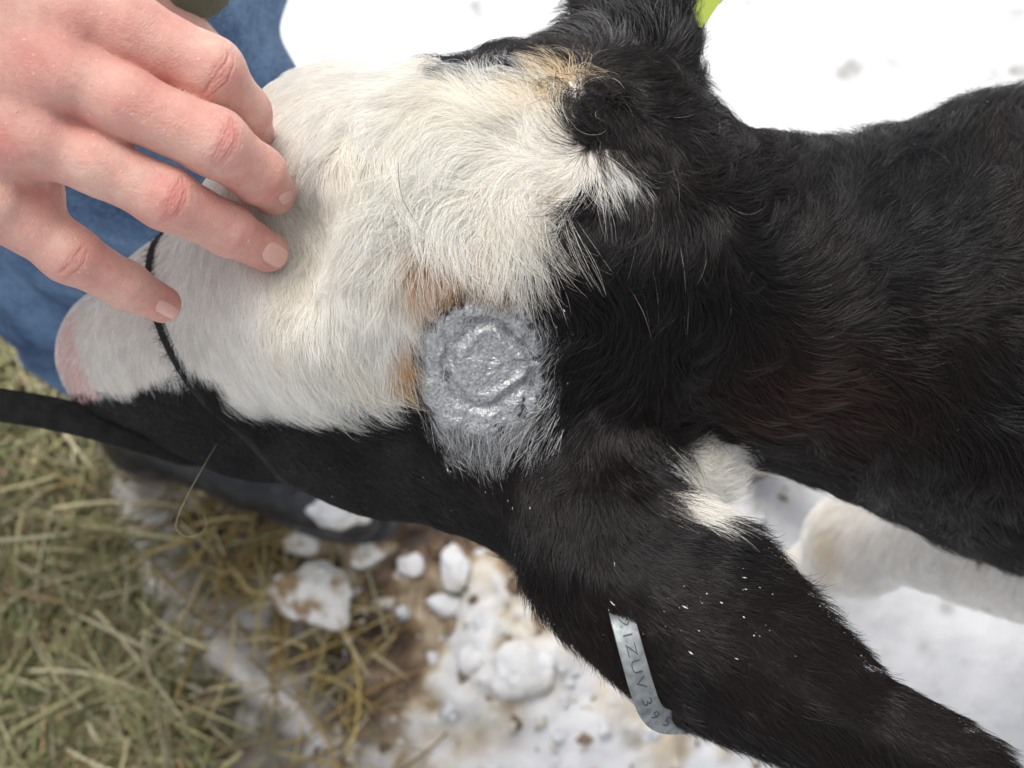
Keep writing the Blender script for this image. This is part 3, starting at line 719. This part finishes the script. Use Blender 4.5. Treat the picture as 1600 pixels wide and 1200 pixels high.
# dust and paint flecks caught in the coat
FV = []; FF = []
cand = np.where(~isw & (hdp < 48) & (gn[:, 2] > .3))[0]
dens = np.exp(-((hx[cand]-1050)/180)**2-((hy[cand]-930)/80)**2)*1.5+.03+1.6*np.exp(-(bud[cand]-1.25)**2/.08)
dens *= (.15+np.clip(fbm(n2(hx[cand]/26, hy[cand]/26, 91), 2)*3-.4, 0, 3)); cand = rng.choice(cand, 120, replace=False, p=dens/dens.sum())
for i in cand:
    c = pts[i, 4]+gn[i]*.05; s = .008+.020*rng.random()**4; e1 = pts[i, 5]-pts[i, 3]; e1 = e1/(np.linalg.norm(e1)+1e-9); e3 = gn[i]; e2 = np.cross(e3, e1)
    st = 1+rng.random()**2*5.0; b = len(FV)
    for v in (e1*st, e2, -e1*st, -e2, e3*.6, -e3*.6): FV.append(c+v*s)
    for q in ((0, 1, 4), (1, 2, 4), (2, 3, 4), (3, 0, 4), (1, 0, 5), (2, 1, 5), (3, 2, 5), (0, 3, 5)): FF.append(tuple(b+k for k in q))
fo = mesh('paint_flecks', FV, FF, mat('fleck', (.62, .64, .66), .5), calf, smooth=False); fo['kind'] = 'stuff'

# ================================================================== HALTER
M_web = mat('webbing', (.02, .02, .02), .85); noise_mix(M_web, 200, (.006, .006, .006), (.028, .026, .023), lo=.3, hi=.8); bump(M_web, 900, .9, .0015)
halter = empty('halter', cam2w(P(290, 540, 52)))
tag(halter, 'dark woven halter cord round the calf\'s muzzle with its lead strap', 'halter')
ac = P(355, 503, 45.4); axd = np.array([-.925, -.38, -.22]); axd /= np.linalg.norm(axd)
e1 = np.cross(axd, [0, 0, 1]); e1 /= np.linalg.norm(e1); e2 = np.cross(e1, axd)
ring = []; rn_ = []
for k in range(97):
    a = 2*math.pi*k/96; dr = math.cos(a)*e1+math.sin(a)*e2
    h = bvh.ray_cast(Vector(ac+dr*12), Vector(-dr))
    q = np.array(h[0]) if h[0] is not None else ac+dr*4
    ring.append(q+dr*.0); rn_.append(dr)
V, F = strip(ring, rn_, .42, .2); mesh('noseband', V, F, M_web, halter)
nf = 1500; fi = rng.integers(0, 96, nf); p0 = np.array(ring)[fi]+(np.array(ring)[(fi+1) % 96]-np.array(ring)[fi])*rng.random((nf, 1))+axd*rng.uniform(-.2, .2, (nf, 1))
dv = np.array(rn_)[fi]*rng.uniform(0, .7, (nf, 1))+axd*rng.normal(0, 1, (nf, 1))+(np.array(ring)[(fi+1) % 96]-np.array(ring)[fi])*rng.normal(0, 2.5, (nf, 1)); dv /= np.linalg.norm(dv, axis=1)[:, None]
fp = np.stack([p0+dv*t*rng.uniform(.2, .55, (nf, 1)) for t in (0, .5, 1)], 1); hcv = bpy.data.hair_curves.new('frayed_fibres'); hcv.add_curves([3]*nf)
hcv.attributes['position'].data.foreach_set('vector', (cam2w(fp)/100-np.array(halter.location)).astype(np.float32).ravel())
aa_ = hcv.attributes.get('radius') or hcv.attributes.new('radius', 'FLOAT', 'POINT'); aa_.data.foreach_set('value', np.tile(np.array([.0001, .00008, .00003], np.float32), nf))
hcv.materials.append(M_web); fob = bpy.data.objects.new('frayed_fibres', hcv); C.collection.objects.link(fob); fob.parent = halter
pp = spline([P(380, 700, 50.0), P(300, 706, 49.6), P(240, 690, 49), P(150, 662, 48), P(60, 642, 47.2), P(-60, 622, 46.5), P(-300, 560, 44), P(-600, 480, 42)], 60)
V, F = strip(pp, [(0.1, .25+.2*math.sin(k*.15), 1) for k in range(60)], 1.45, .3); mesh('lead_strap', V, F, M_web, halter)

# ================================================================== EAR TAGS
M_tag = mat('galvanised', (.33, .36, .37), .5, Metallic=.6); noise_mix(M_tag, 300, (.13, .145, .15), (.27, .29, .30), lo=.3, hi=.7); bump(M_tag, 600, .12, .0004)
etag = empty('metal_ear_tag', cam2w(P(1000, 1050, 34)))
tag(etag, 'thin grey metal tag stamped with characters, clipped round the edge of the near ear', 'ear tag')
def ray_d(px_, py_):
    dr = P(px_, py_, 1.0); dr /= np.linalg.norm(dr); h = bvh.ray_cast(Vector(dr*20), Vector(dr)); return -h[0][2] if h[0] is not None else None
dt = (ray_d(1000, 985) or 34)
tp = spline([P(968, 950, dt+.5), P(975, 975, dt-.12), P(990, 1030, dt-.45), P(1003, 1075, dt-.45), P(1014, 1105, dt-.25), P(1026, 1121, dt+.05), P(1042, 1128, dt+.35), P(1062, 1129, dt+.9), P(1075, 1126, dt+1.5), P(1060, 1100, dt+2.0)], 44)
V, F = strip(tp, [(.12, .0, 1)]*44, .80, .05); mesh('band', V, F, M_tag, etag)
M_ink = mat('stamped_mark', (.065, .07, .075), .6, Metallic=.4)
mid = tp[4:30]; seg = np.linalg.norm(np.diff(mid, axis=0), axis=1).sum()
def glyphs(txt, size):
    cu = bpy.data.curves.new('t', 'FONT'); cu.body = txt; cu.size = size; cu.space_character = 1.12; cu.offset = -.004; cu.align_y = 'CENTER'; cu.extrude = .004; cu.resolution_u = 3
    o = bpy.data.objects.new('t', cu); C.collection.objects.link(o); dg = bpy.context.evaluated_depsgraph_get()
    m = bpy.data.meshes.new_from_object(o.evaluated_get(dg)); V = np.array([v.co[:] for v in m.vertices]); F = [tuple(p.vertices) for p in m.polygons]
    bpy.data.objects.remove(o); bpy.data.curves.remove(cu); bpy.data.meshes.remove(m); return V, F
gV, gF = glyphs('21ZUV 3 9 5', .46)
gV[:, 0] -= gV[:, 0].min(); tot = gV[:, 0].max(); cum = np.concatenate([[0], np.cumsum(np.linalg.norm(np.diff(tp, axis=0), axis=1))])
s0 = .55; s1 = cum[30]-.1; out = []
for v in gV:
    s = s0+(s1-s0)*v[0]/tot; p = np.array([np.interp(s, cum, tp[:, k]) for k in range(3)]); q = np.array([np.interp(s+.05, cum, tp[:, k]) for k in range(3)])
    tg = (q-p)/np.linalg.norm(q-p); nn_ = np.array([.12, 0, 1.]); nn_ -= tg*(nn_@tg); nn_ /= np.linalg.norm(nn_); sd_ = np.cross(nn_, tg)
    out.append(p+sd_*v[1]+nn_*(.034+v[2]))
mesh('stamped_number', out, gF, M_ink, etag, smooth=False)
M_yel = mat('yellow_plastic', (.30, .37, .03), .35)
def plate(poly_px, d, th, name, m, parent=None, frame='cam'):
    V = []; F = []; k = len(poly_px)
    for z in (0, th):
        for (x, y) in poly_px: q = P(x, y, d); V.append((q[0], q[1], q[2]-z))
    F.append(tuple(range(k))[::-1]); F.append(tuple(range(k, 2*k)))
    for i in range(k): F.append((i, (i+1) % k, k+(i+1) % k, k+i))
    return mesh(name, V, F, m, parent, smooth=False)
yt = plate([(1091, 42), (1096, 43), (1108, 28), (1126, 2), (1150, -20), (1230, -90), (1290, -190), (1230, -240), (1130, -180), (1095, -120), (1080, 10)], 38.6, .18, 'plastic_ear_tag', M_yel)
tag(yt, 'yellow-green plastic tag behind the far ear at the top edge', 'ear tag')

# ================================================================== PERSON: clothes
M_denim = mat('denim', (.05, .12, .27), .85)
tc = N(M_denim, 'ShaderNodeTexCoord'); nA = N(M_denim, 'ShaderNodeTexNoise', Scale=16, Detail=8, Roughness=.65); nB = N(M_denim, 'ShaderNodeTexNoise', Scale=420, Detail=3)
L(M_denim, tc.outputs['Object'], nA.inputs['Vector']); L(M_denim, tc.outputs['Object'], nB.inputs['Vector'])
mp = N(M_denim, 'ShaderNodeMath', operation='MULTIPLY_ADD'); mp.inputs[1].default_value = .5; L(M_denim, nB.outputs['Fac'], mp.inputs[0]); L(M_denim, nA.outputs['Fac'], mp.inputs[2])
rp = N(M_denim, 'ShaderNodeValToRGB'); L(M_denim, mp.outputs[0], rp.inputs['Fac']); rp.color_ramp.elements[0].position = .58; rp.color_ramp.elements[1].position = .92
rp.color_ramp.elements[0].color = (.018, .055, .15, 1); rp.color_ramp.elements[1].color = (.17, .29, .47, 1); L(M_denim, rp.outputs[0], bsdf(M_denim).inputs['Base Color'])
bump(M_denim, 500, .6, .001)
hipL, hipR = W(-30, 44, 92), W(-46, 40, 92)
trs = union([chain([(hipL, 10.5), (P(100, -130, 52), 9.3), (P(205, 130, 60), 8.4), (P(120, 420, 84), 7.2), (P(175, 520, 93), 6.6)], 1.5),
             chain([(hipR, 10.5), (W(-60, 34, 52), 9.2), (W(-70, 30, 14), 7.0)], 1.5), cap(W(-34, 44, 96), W(-44, 42, 96), 12, 12)], 2.5)
def trs_f(p): return trs(p)+.8*nz(p*np.array([.25, .18, .16], np.float32)+3)+.35*np.sin(p[..., 0]*.55+p[..., 1]*1.1+2.5*nz(p*.12))+.22*nz2(p*np.array([.5, .28, .3], np.float32))
TV, TQ = surface(trs_f, [-85, -14, -100], [-8, 62, -5], 1.0, 1)
mesh('jeans', TV, TQ, M_denim, person)
M_rub = mat('black_rubber', (.012, .012, .013), .38); noise_mix(M_rub, 60, (.016, .017, .019), (.07, .07, .075), lo=.45, hi=.8)
def boot(ankle, heel, toe, r):
    b = union([cap(ankle, heel+np.array([0, 0, 2.0]), 4.9, 4.4), cap(heel+np.array([0, 0, 1.2]), heel+(toe-heel)*.5+np.array([0, 0, .6]), 4.2, 3.7), cap(heel+(toe-heel)*.5+np.array([0, 0, .6]), toe, 3.9, 3.6)], 1.5)
    V, Q = surface(b, np.minimum(np.minimum(ankle, heel), toe)-8, np.maximum(np.maximum(ankle, heel), toe)+8, .5, 1)
    wz = cam2w(V); wz[:, 2] = np.maximum(wz[:, 2], .9); o = mesh('boot', wz, Q, M_rub, person, frame='world')
    h2, t2 = cam2w(heel), cam2w(toe); dv = (t2-h2)[:2]; dv /= np.linalg.norm(dv); sv = np.array([-dv[1], dv[0]]); Ls = np.linalg.norm((t2-h2)[:2])
    V = []; F = []; kk = 40
    for z in (0.0, 1.3):
        for k in range(kk):
            a = 2*math.pi*k/kk; u = math.cos(a); v = math.sin(a)
            x = Ls/2+(Ls/2+4.3)*np.sign(u)*abs(u)**.75; wd_ = 3.9 if u > 0 else 3.6; wd_ *= 1-.14*math.exp(-((x-Ls*.4)/4)**2)
            y = wd_*1.08*np.sign(v)*abs(v)**.75; q = h2[:2]+dv*x+sv*y; V.append((q[0], q[1], z))
    F = [tuple(range(kk))[::-1], tuple(range(kk, 2*kk))]+[(k, (k+1) % kk, kk+(k+1) % kk, kk+k) for k in range(kk)]
    s = mesh('sole', V, F, mat('sole_rubber', (.06, .06, .065), .6), None, frame='world', smooth=False)
    s.parent = o; s.matrix_parent_inverse = Matrix.Identity(4); s.location = Vector(s.location)-Vector(person.location)
    return o
heel = w2cam(G(245, 668, 4.2)); toe = w2cam(G(548, 786, 4.6))
boot(P(185, 550, 93), heel, toe, 1)
boot(W(-70, 30, 18), W(-70, 28, 4.2), W(-74, 10, 4.4), 1)
M_jk = mat('olive_cloth', (.13, .13, .085), .9); noise_mix(M_jk, 30, (.10, .10, .065), (.17, .165, .11)); bump(M_jk, 700, .6, .001)
jk = union([chain([(P(-730, -320, 34), 4.6), (P(-1500, -750, 36), 5.6), (W(-42, 44, 135), 8)], 2),
            chain([(P(120, -120, 41), 2.6), (P(262, -46, 42), 2.0)], 1), cap(P(262, -50, 42), W(-28, 40, 102), 2.2, 12), cap(W(-38, 46, 100), W(-40, 46, 135), 15, 15)], 2.0)
def jkf(p): return jk(p)+.5*nz(p*.3)+.2*nz2(p*.8)
JV, JQ = surface(jkf, [-62, 8, -60], [-6, 80, 32], 1.0, 1); mesh('jacket', JV, JQ, M_jk, person)

# ================================================================== GROUND
M_snow = mat('snow', (.86, .87, .89), .7); use_col(M_snow)
bb = bump(M_snow, 90, .5, .006); bb2 = bump(M_snow, 500, .4, .002, prev=bb)
def axis(lo_, hi_, h, far):
    mid_ = np.arange(lo_, hi_+h, h); out_ = [mid_[-1]]; st = h
    while out_[-1] < far: st *= 1.25; out_.append(out_[-1]+st)
    neg = [mid_[0]]; st = h
    while neg[-1] > -far: st *= 1.25; neg.append(neg[-1]-st)
    return np.concatenate([np.array(neg[1:])[::-1], mid_, np.array(out_[1:])])
xs = axis(-56, 56, .5, 6000); ys = axis(-16, 76, .5, 6000)
X, Y = np.meshgrid(xs, ys, indexing='ij')
pc = w2cam(np.stack([X, Y, np.zeros_like(X)], -1)); gpx, gpy, gd = proj(pc)
behind = gd < 20; gpx = np.where(behind, 9999, gpx); gpy = np.where(behind, 9999, gpy)
wx = fbm(n2(X/9, Y/9, 1), 3)*45; wy = fbm(n2(X/9, Y/9, 5), 3)*45
HAYP = [(-9000, 420), (60, 480), (150, 600), (210, 690), (330, 790), (440, 900), (520, 1010), (600, 1160), (680, 1400), (680, 3000), (-9000, 3000)]
MUDP = [(140, 560), (300, 640), (620, 740), (790, 800), (760, 860), (700, 960), (650, 1060), (600, 1150), (640, 1500), (300, 1500), (150, 900)]
BROWN = [(560, 780), (800, 800), (770, 860), (700, 900), (690, 1000), (640, 1090), (560, 1150), (480, 1120), (470, 1000), (520, 960), (560, 880), (400, 880), (330, 800), (400, 790)]
hay_d = sdpoly(gpx+wx, gpy+wy, HAYP); mud_d = sdpoly(gpx+wx, gpy+wy, MUDP); br_d = sdpoly(gpx+wx*.6, gpy+wy*.6, BROWN)
sm = lambda d, w_: 1/(1+np.exp(np.clip(d/w_, -40, 40)))
hayk, mudk, brk = sm(hay_d, 22), sm(mud_d, 30), sm(br_d, 14)
Hh = 1.1*fbm(n2(X/22, Y/22, 2), 4)+.25*fbm(n2(X/3, Y/3, 3), 3)
lumps = np.abs(fbm(n2(X/4.2, Y/4.2, 8), 4)); rid = 1-2*np.abs(fbm(n2(X/5.5, Y/5.5, 44), 5)); Hh += (.5*rid)*np.clip(mudk+.6*sm(sdpoly(gpx, gpy, [(600, 780), (1000, 850), (1300, 1300), (500, 1300)]), 60), 0, 1); Hh += (mudk*(1.6*lumps-1.1)-brk*.5-hayk*.6)
right = sm(sdpoly(gpx, gpy, [(600, 780), (1000, 850), (1300, 1300), (500, 1300)]), 60); Hh += right*.8*fbm(n2(X/6, Y/6, 21), 5)
core = np.clip(1-np.hypot(X/300, Y/300), 0, 1); Hh = np.where(np.hypot(X, Y) < 300, Hh, Hh*.5)
Hh -= Hh[(np.abs(X-26) < 3) & (np.abs(Y-10) < 12)].mean()+.3
fl_ = lambda c, r: np.exp(-(np.hypot(X-c[0], Y-c[1])/r)**2)
for c in ((LX, LY), (LX+1, 20.5), (99, 8), (102, 22)): Hh = Hh*(1-fl_(c, 7))-.1*fl_(c, 7)
bq = cam2w(heel); bt = cam2w(toe)
for t in np.linspace(0, 1, 6): k_ = fl_(bq+(bt-bq)*t, 8); Hh = Hh*(1-k_)+.1*k_
col = np.ones(X.shape+(3,))*np.array((.66, .665, .68))*(1+.12*fbm(n2(X/7, Y/7, 61), 4)+.05*fbm(n2(X/1.5, Y/1.5, 62), 3))[..., None]
def mixc(k, c2): global col; k = np.clip(k, 0, 1)[..., None]; col = col*(1-k)+np.array(c2)*k
st1 = fbm(n2(X/6, Y/6, 30), 4); st2 = fbm(n2(X/2.2, Y/2.2, 33), 4); st3 = fbm(n2(X/1.0, Y/1.0, 36), 3)
mixc((st1-.55)*1.2*np.clip((gpy-300)/300, .12, 1), (.62, .56, .47))
mixc(right*np.clip((st1+.5*st2)*1.5+.0, 0, .85), (.52, .43, .30))
tr = sm(sdpoly(gpx+wx, gpy+wy, [(640, 840), (800, 830), (900, 960), (860, 1060), (760, 1130), (640, 1180), (640, 1000)]), 22); mixc(tr*np.clip(.35+st2*1.3+st3*.5, 0, .85), (.30, .24, .17)); Hh += tr*.7*fbm(n2(X/2.6, Y/2.6, 71), 4)
mixc(tr*np.clip(fbm(n2(X/3.4, Y/3.4, 72), 4)*2.2-.1, 0, 1), (.74, .73, .71))
mixc(right*np.clip(-rid*1.6-.5, 0, .8), (.22, .18, .13))
mixc((st2-.95)*4*(.5+right), (.25, .2, .14))
mixc(mudk*np.clip(.65+st2*1.1, 0, 1)*.85, (.30, .21, .12)); mixc(mudk*np.clip(st1*1.6+st3*.6-.05, 0, 1), (.12, .075, .04))
mixc(brk*.75*np.clip(1.1+st2*.7, 0, 1), (.085, .052, .03))
mixc(hayk*np.clip(.75+st2*.8, 0, 1), (.06, .052, .028))
snp = sdpoly(gpx+wx*.7, gpy+wy*.7, [(190, 740), (250, 760), (260, 850), (330, 940), (420, 1030), (500, 1120), (520, 1180), (470, 1150), (400, 1080), (330, 1010), (300, 1090), (240, 1000), (220, 880), (170, 800)])
mixc(sm(snp, 7)*.95*np.clip(1.1+.8*st2, 0, 1), (.66, .62, .56)); Hh = Hh+sm(snp, 12)*2.4

Z = np.clip(mudk*(1-hayk*.8)+tr, 0, 1); ridge_snow = sm(snp, 9)
pn = .62*fbm(n2(X/4.4, Y/4.4, 81), 5)+.34*fbm(n2(X/1.3, Y/1.3, 83), 3)+.10; thr = pn-.75*brk+.42*tr+.9*ridge_snow-.05
pal = np.array([(.035, .024, .016), (.12, .075, .045), (.27, .19, .115), (.46, .38, .27), (.62, .59, .53), (.68, .675, .67)]); tpos = np.array([-1.1, -.45, -.1, .15, .4, .8])
pc_ = np.stack([np.interp(thr, tpos, pal[:, k]) for k in range(3)], -1); col = col*(1-Z[..., None])+pc_*Z[..., None]; Hh = Hh+Z*np.clip(thr, -.9, .9)*1.3+Z*.35*fbm(n2(X/1.6, Y/1.6, 88), 3)
for (cx, cy, r) in ((1335, 100, 1.3), (1320, 110, .8), (1590, 110, 2.5), (1340, 370, 1.0), (1100, 300, .9), (1255, 745, 1.4), (760, 20, .8), (745, 5, 1.2), (1330, 935, 1.4), (1480, 950, .8), (1440, 1010, .7)):
    q = G(cx, cy); mixc(.55*np.exp(-((X-q[0])**2+(Y-q[1])**2)/r**2)*(1+st3), (.25, .24, .22))
V = np.stack([X, Y, Hh], -1).reshape(-1, 3); nx, ny = X.shape; I = np.arange(nx*ny).reshape(nx, ny)
Fq = np.stack([I[:-1, :-1], I[1:, :-1], I[1:, 1:], I[:-1, 1:]], -1).reshape(-1, 4)
g = mesh('snow_ground', V, Fq, M_snow, cols=np.clip(col, .02, .95).reshape(-1, 3), frame='world'); g['kind'] = 'structure'
def hgt(x, y):
    i = np.clip(np.searchsorted(xs, x), 0, nx-1); j = np.clip(np.searchsorted(ys, y), 0, ny-1); return Hh[i, j]

# snow chunks
M_clump = mat('clump_snow', (.9, .9, .92), .7); noise_mix(M_clump, 22, (.72, .725, .735), (.60, .57, .52), lo=.42, hi=.62); bump(M_clump, 250, .5, .003)
M_dirty = mat('dirty_snow', (.8, .78, .7), .75); noise_mix(M_dirty, 38, (.33, .22, .11), (.88, .86, .80), lo=.40, hi=.52); bump(M_dirty, 200, .7, .004)
def blob(cx, cy, rx, ry, rz, ang, m, seed, rough=.22, base=None, flat=.5):
    q = G(cx, cy); V, F = sphere((0, 0, 0), 1, 40, 26); f = make_noise(seed, 16)
    V = V*(1+rough*1.3*f(V*1.4+5)+rough*.4*f(V*3.7+9)+rough*.3*f(V*8+2))[:, None]; V[:, 2] = np.where(V[:, 2] < -flat, -flat, V[:, 2])
    V = V*np.array([rx, ry, rz*.8]); c, s = math.cos(ang), math.sin(ang); V = np.stack([V[:, 0]*c-V[:, 1]*s, V[:, 0]*s+V[:, 1]*c, V[:, 2]], 1)
    z = hgt(q[0], q[1]) if base is None else base
    return V+np.array([q[0], q[1], z+rz*flat*.8]), F
spec = [(495, 928, 3.8, 2.9, 1.8, -.25, M_dirty, 'brown-stained lump of snow beside the hay, the largest lump'),
        (642, 884, 1.35, 1.25, 1.0, .3, M_clump, 'round clean white snow lump on the brown mud'),
        (700, 945, 2.1, 1.0, .9, -.2, M_clump, 'long flat sliver of white snow below the round lump'),
        (712, 890, 1.3, 2.1, 1.1, .1, M_clump, 'upright oblong white snow lump between the mud and the calf\'s ear'),
        (575, 860, 1.9, 1.5, 1.1, .4, M_dirty, 'tan stained snow lump just below the boot toe'),
        (470, 842, 2.2, 1.6, 1.1, -.3, M_dirty, 'dirty broken snow lump below the boot\'s instep'),
        (735, 1030, 1.3, 1.1, .8, .9, M_clump, 'small white snow lump in the middle of the trampled snow'),
        (815, 1045, 2.8, 2.5, 1.5, 0, M_clump, 'large smooth rounded white snow mound left of the metal ear tag')]
for i, (cx, cy, rx, ry, rz, a, m, lab) in enumerate(spec):
    V, F = blob(cx, cy, rx, ry, rz, a, m, 50+i); o = mesh('snow_clump', V, F, m, frame='world'); tag(o, lab, 'snow lump', 'snow lumps on the trampled ground')
q = G(540, 775); tw = cam2w(toe)
V, F = blob(540, 775, 3.1, 2.0, 1.1, -.35, M_clump, 77, .3, base=0, flat=.7); V[:, 0] += tw[0]-q[0]-.6; V[:, 1] += tw[1]-q[1]-.9; V[:, 2] += tw[2]+2.6
o = mesh('snow_lump', V, F, M_clump, frame='world'); tag(o, 'clump of white snow lying on top of the black boot\'s toe', 'snow lump')
# crumbs of snow and ice: nobody could count them
CV_ = []; CF = []
CC = []
for i in range(520):
    cx = rng.uniform(420, 1300); cy = rng.uniform(760, 1230)
    if cx < 560-(cy-780)*.2 and rng.random() < .6: continue
    pass; r = .08+.62*rng.random()**3
    if cx > 950 and rng.random() < .7: r *= .4
    if cx < 560 and r > .5: r *= .5
    V, F = sphere((0, 0, 0), 1, 16, 10); V = V*(1+.6*nz(V*1.5+i*3.1)+.5*nz2(V*3.1+i))[:, None]*r*np.array([1+rng.random()*.8, 1, .7]); a = rng.random()*3
    c, s = math.cos(a), math.sin(a); q = G(cx, cy); V = np.stack([V[:, 0]*c-V[:, 1]*s+q[0], V[:, 0]*s+V[:, 1]*c+q[1], V[:, 2]+hgt(q[0], q[1])+r*.05], 1)
    cdark = rng.random() < (.5 if cx < 760 else .2); CC.extend([np.array([(.66, .67, .68), (.60, .55, .47)][rng.integers(2)] if not cdark else [(.14, .09, .055), (.25, .18, .11)][rng.integers(2)])]*len(V)); b = len(CV_); CV_.extend(V); CF.extend([tuple(b+k for k in f) for f in F])
o = mesh('snow_crumbs', CV_, CF, M_snow, frame='world', cols=np.array(CC)); tag(o, 'white and dirty crumbs of snow and mud scattered over the trampled ground', 'snow crumbs', kind='stuff')

# ================================================================== HAY
M_hay = mat('hay', (.3, .28, .14), .75); use_col(M_hay); bsdf(M_hay).inputs['Specular IOR Level'].default_value = .25
def blades(name, cnt, sampler, cols_, label, zmax, wr_, lr_, cat, z_bias=0):
    K_ = 7; VV = np.zeros((cnt, K_, 2, 3)); cc = np.zeros((cnt, K_, 2, 3))
    for i in range(cnt):
        cx, cy = sampler(); q = G(cx, cy); a = rng.uniform(0, math.pi*2); ln = rng.uniform(*lr_); bend = rng.normal(0, .45); w_ = rng.uniform(*wr_)
        z0 = zmax*rng.random()+z_bias; tilt = rng.normal(0, .08); p = np.array([q[0], q[1], 0.])-np.array([math.cos(a), math.sin(a), 0])*ln/2
        cbase = np.array(cols_[rng.integers(len(cols_))])*rng.uniform(.5, 1.3); aa = a; roll = rng.uniform(-.8, .8)
        kink = rng.integers(2, 5) if rng.random() < .3 else -1
        for k in range(K_):
            if k == kink: aa += rng.normal(0, .5)
            sv = np.array([-math.sin(aa)*math.cos(roll), math.cos(aa)*math.cos(roll), math.sin(roll)])*w_/2*(1-.6*(k/(K_-1))**3)
            zz = max(hgt(p[0], p[1])+.15, hgt(q[0], q[1])+z0+tilt*(k-3)*ln/7+.3*math.sin(k*.9+i))
            VV[i, k, 0] = p+sv+[0, 0, zz]; VV[i, k, 1] = p-sv+[0, 0, zz]; cc[i, k] = cbase*(1-.1*k/K_)
            p = p+np.array([math.cos(aa), math.sin(aa), 0])*ln/(K_-1); aa += bend/(K_-1)
    b = (np.arange(cnt)*K_*2)[:, None]; k = np.arange(K_-1)[None]*2
    F = np.stack([b+k, b+k+1, b+k+3, b+k+2], -1).reshape(-1, 4)
    o = mesh(name, VV.reshape(-1, 3), F, M_hay, cols=np.clip(cc.reshape(-1, 3), 0, 1), frame='world', smooth=False)
    md = o.modifiers.new('thick', 'SOLIDIFY'); md.thickness = .0006
    return tag(o, label, cat, kind='stuff')
def samp_hay():
    while True:
        x, y = rng.uniform(-420, 560), rng.uniform(470, 1420)
        e = 50+250*np.clip((y-500)/600, 0, 1)+60*math.sin(y/70.)
        if inpoly(np.array([x]), np.array([y]), [(150, 720), (290, 750), (330, 900), (560, 1110), (540, 1200), (400, 1150), (270, 1080), (190, 900)])[0] and rng.random() < .9: continue
        if x < e or rng.random() < math.exp(-(x-e)/45.)*.4: 
            if y > 480+max(0, x)*.9-30: return x, y
def samp_straw():
    t = rng.random(); x = 250+330*t+rng.normal(0, 55); y = 700+430*t+rng.normal(0, 75); return x, y
blades('hay', 8200, samp_hay, [(.33, .32, .15), (.40, .37, .19), (.25, .27, .12), (.46, .40, .22), (.36, .25, .14), (.52, .47, .31), (.14, .14, .06), (.30, .31, .16)],
       'bed of grey-green hay spread on the snow', 3.2, (.07, .36), (4, 19), 'hay')
blades('straw', 200, samp_straw, [(.45, .33, .12), (.52, .42, .18), (.36, .24, .09), (.52, .46, .28)],
       'golden straw scattered between the hay and the mud', 1.6, (.14, .34), (4, 14), 'straw')
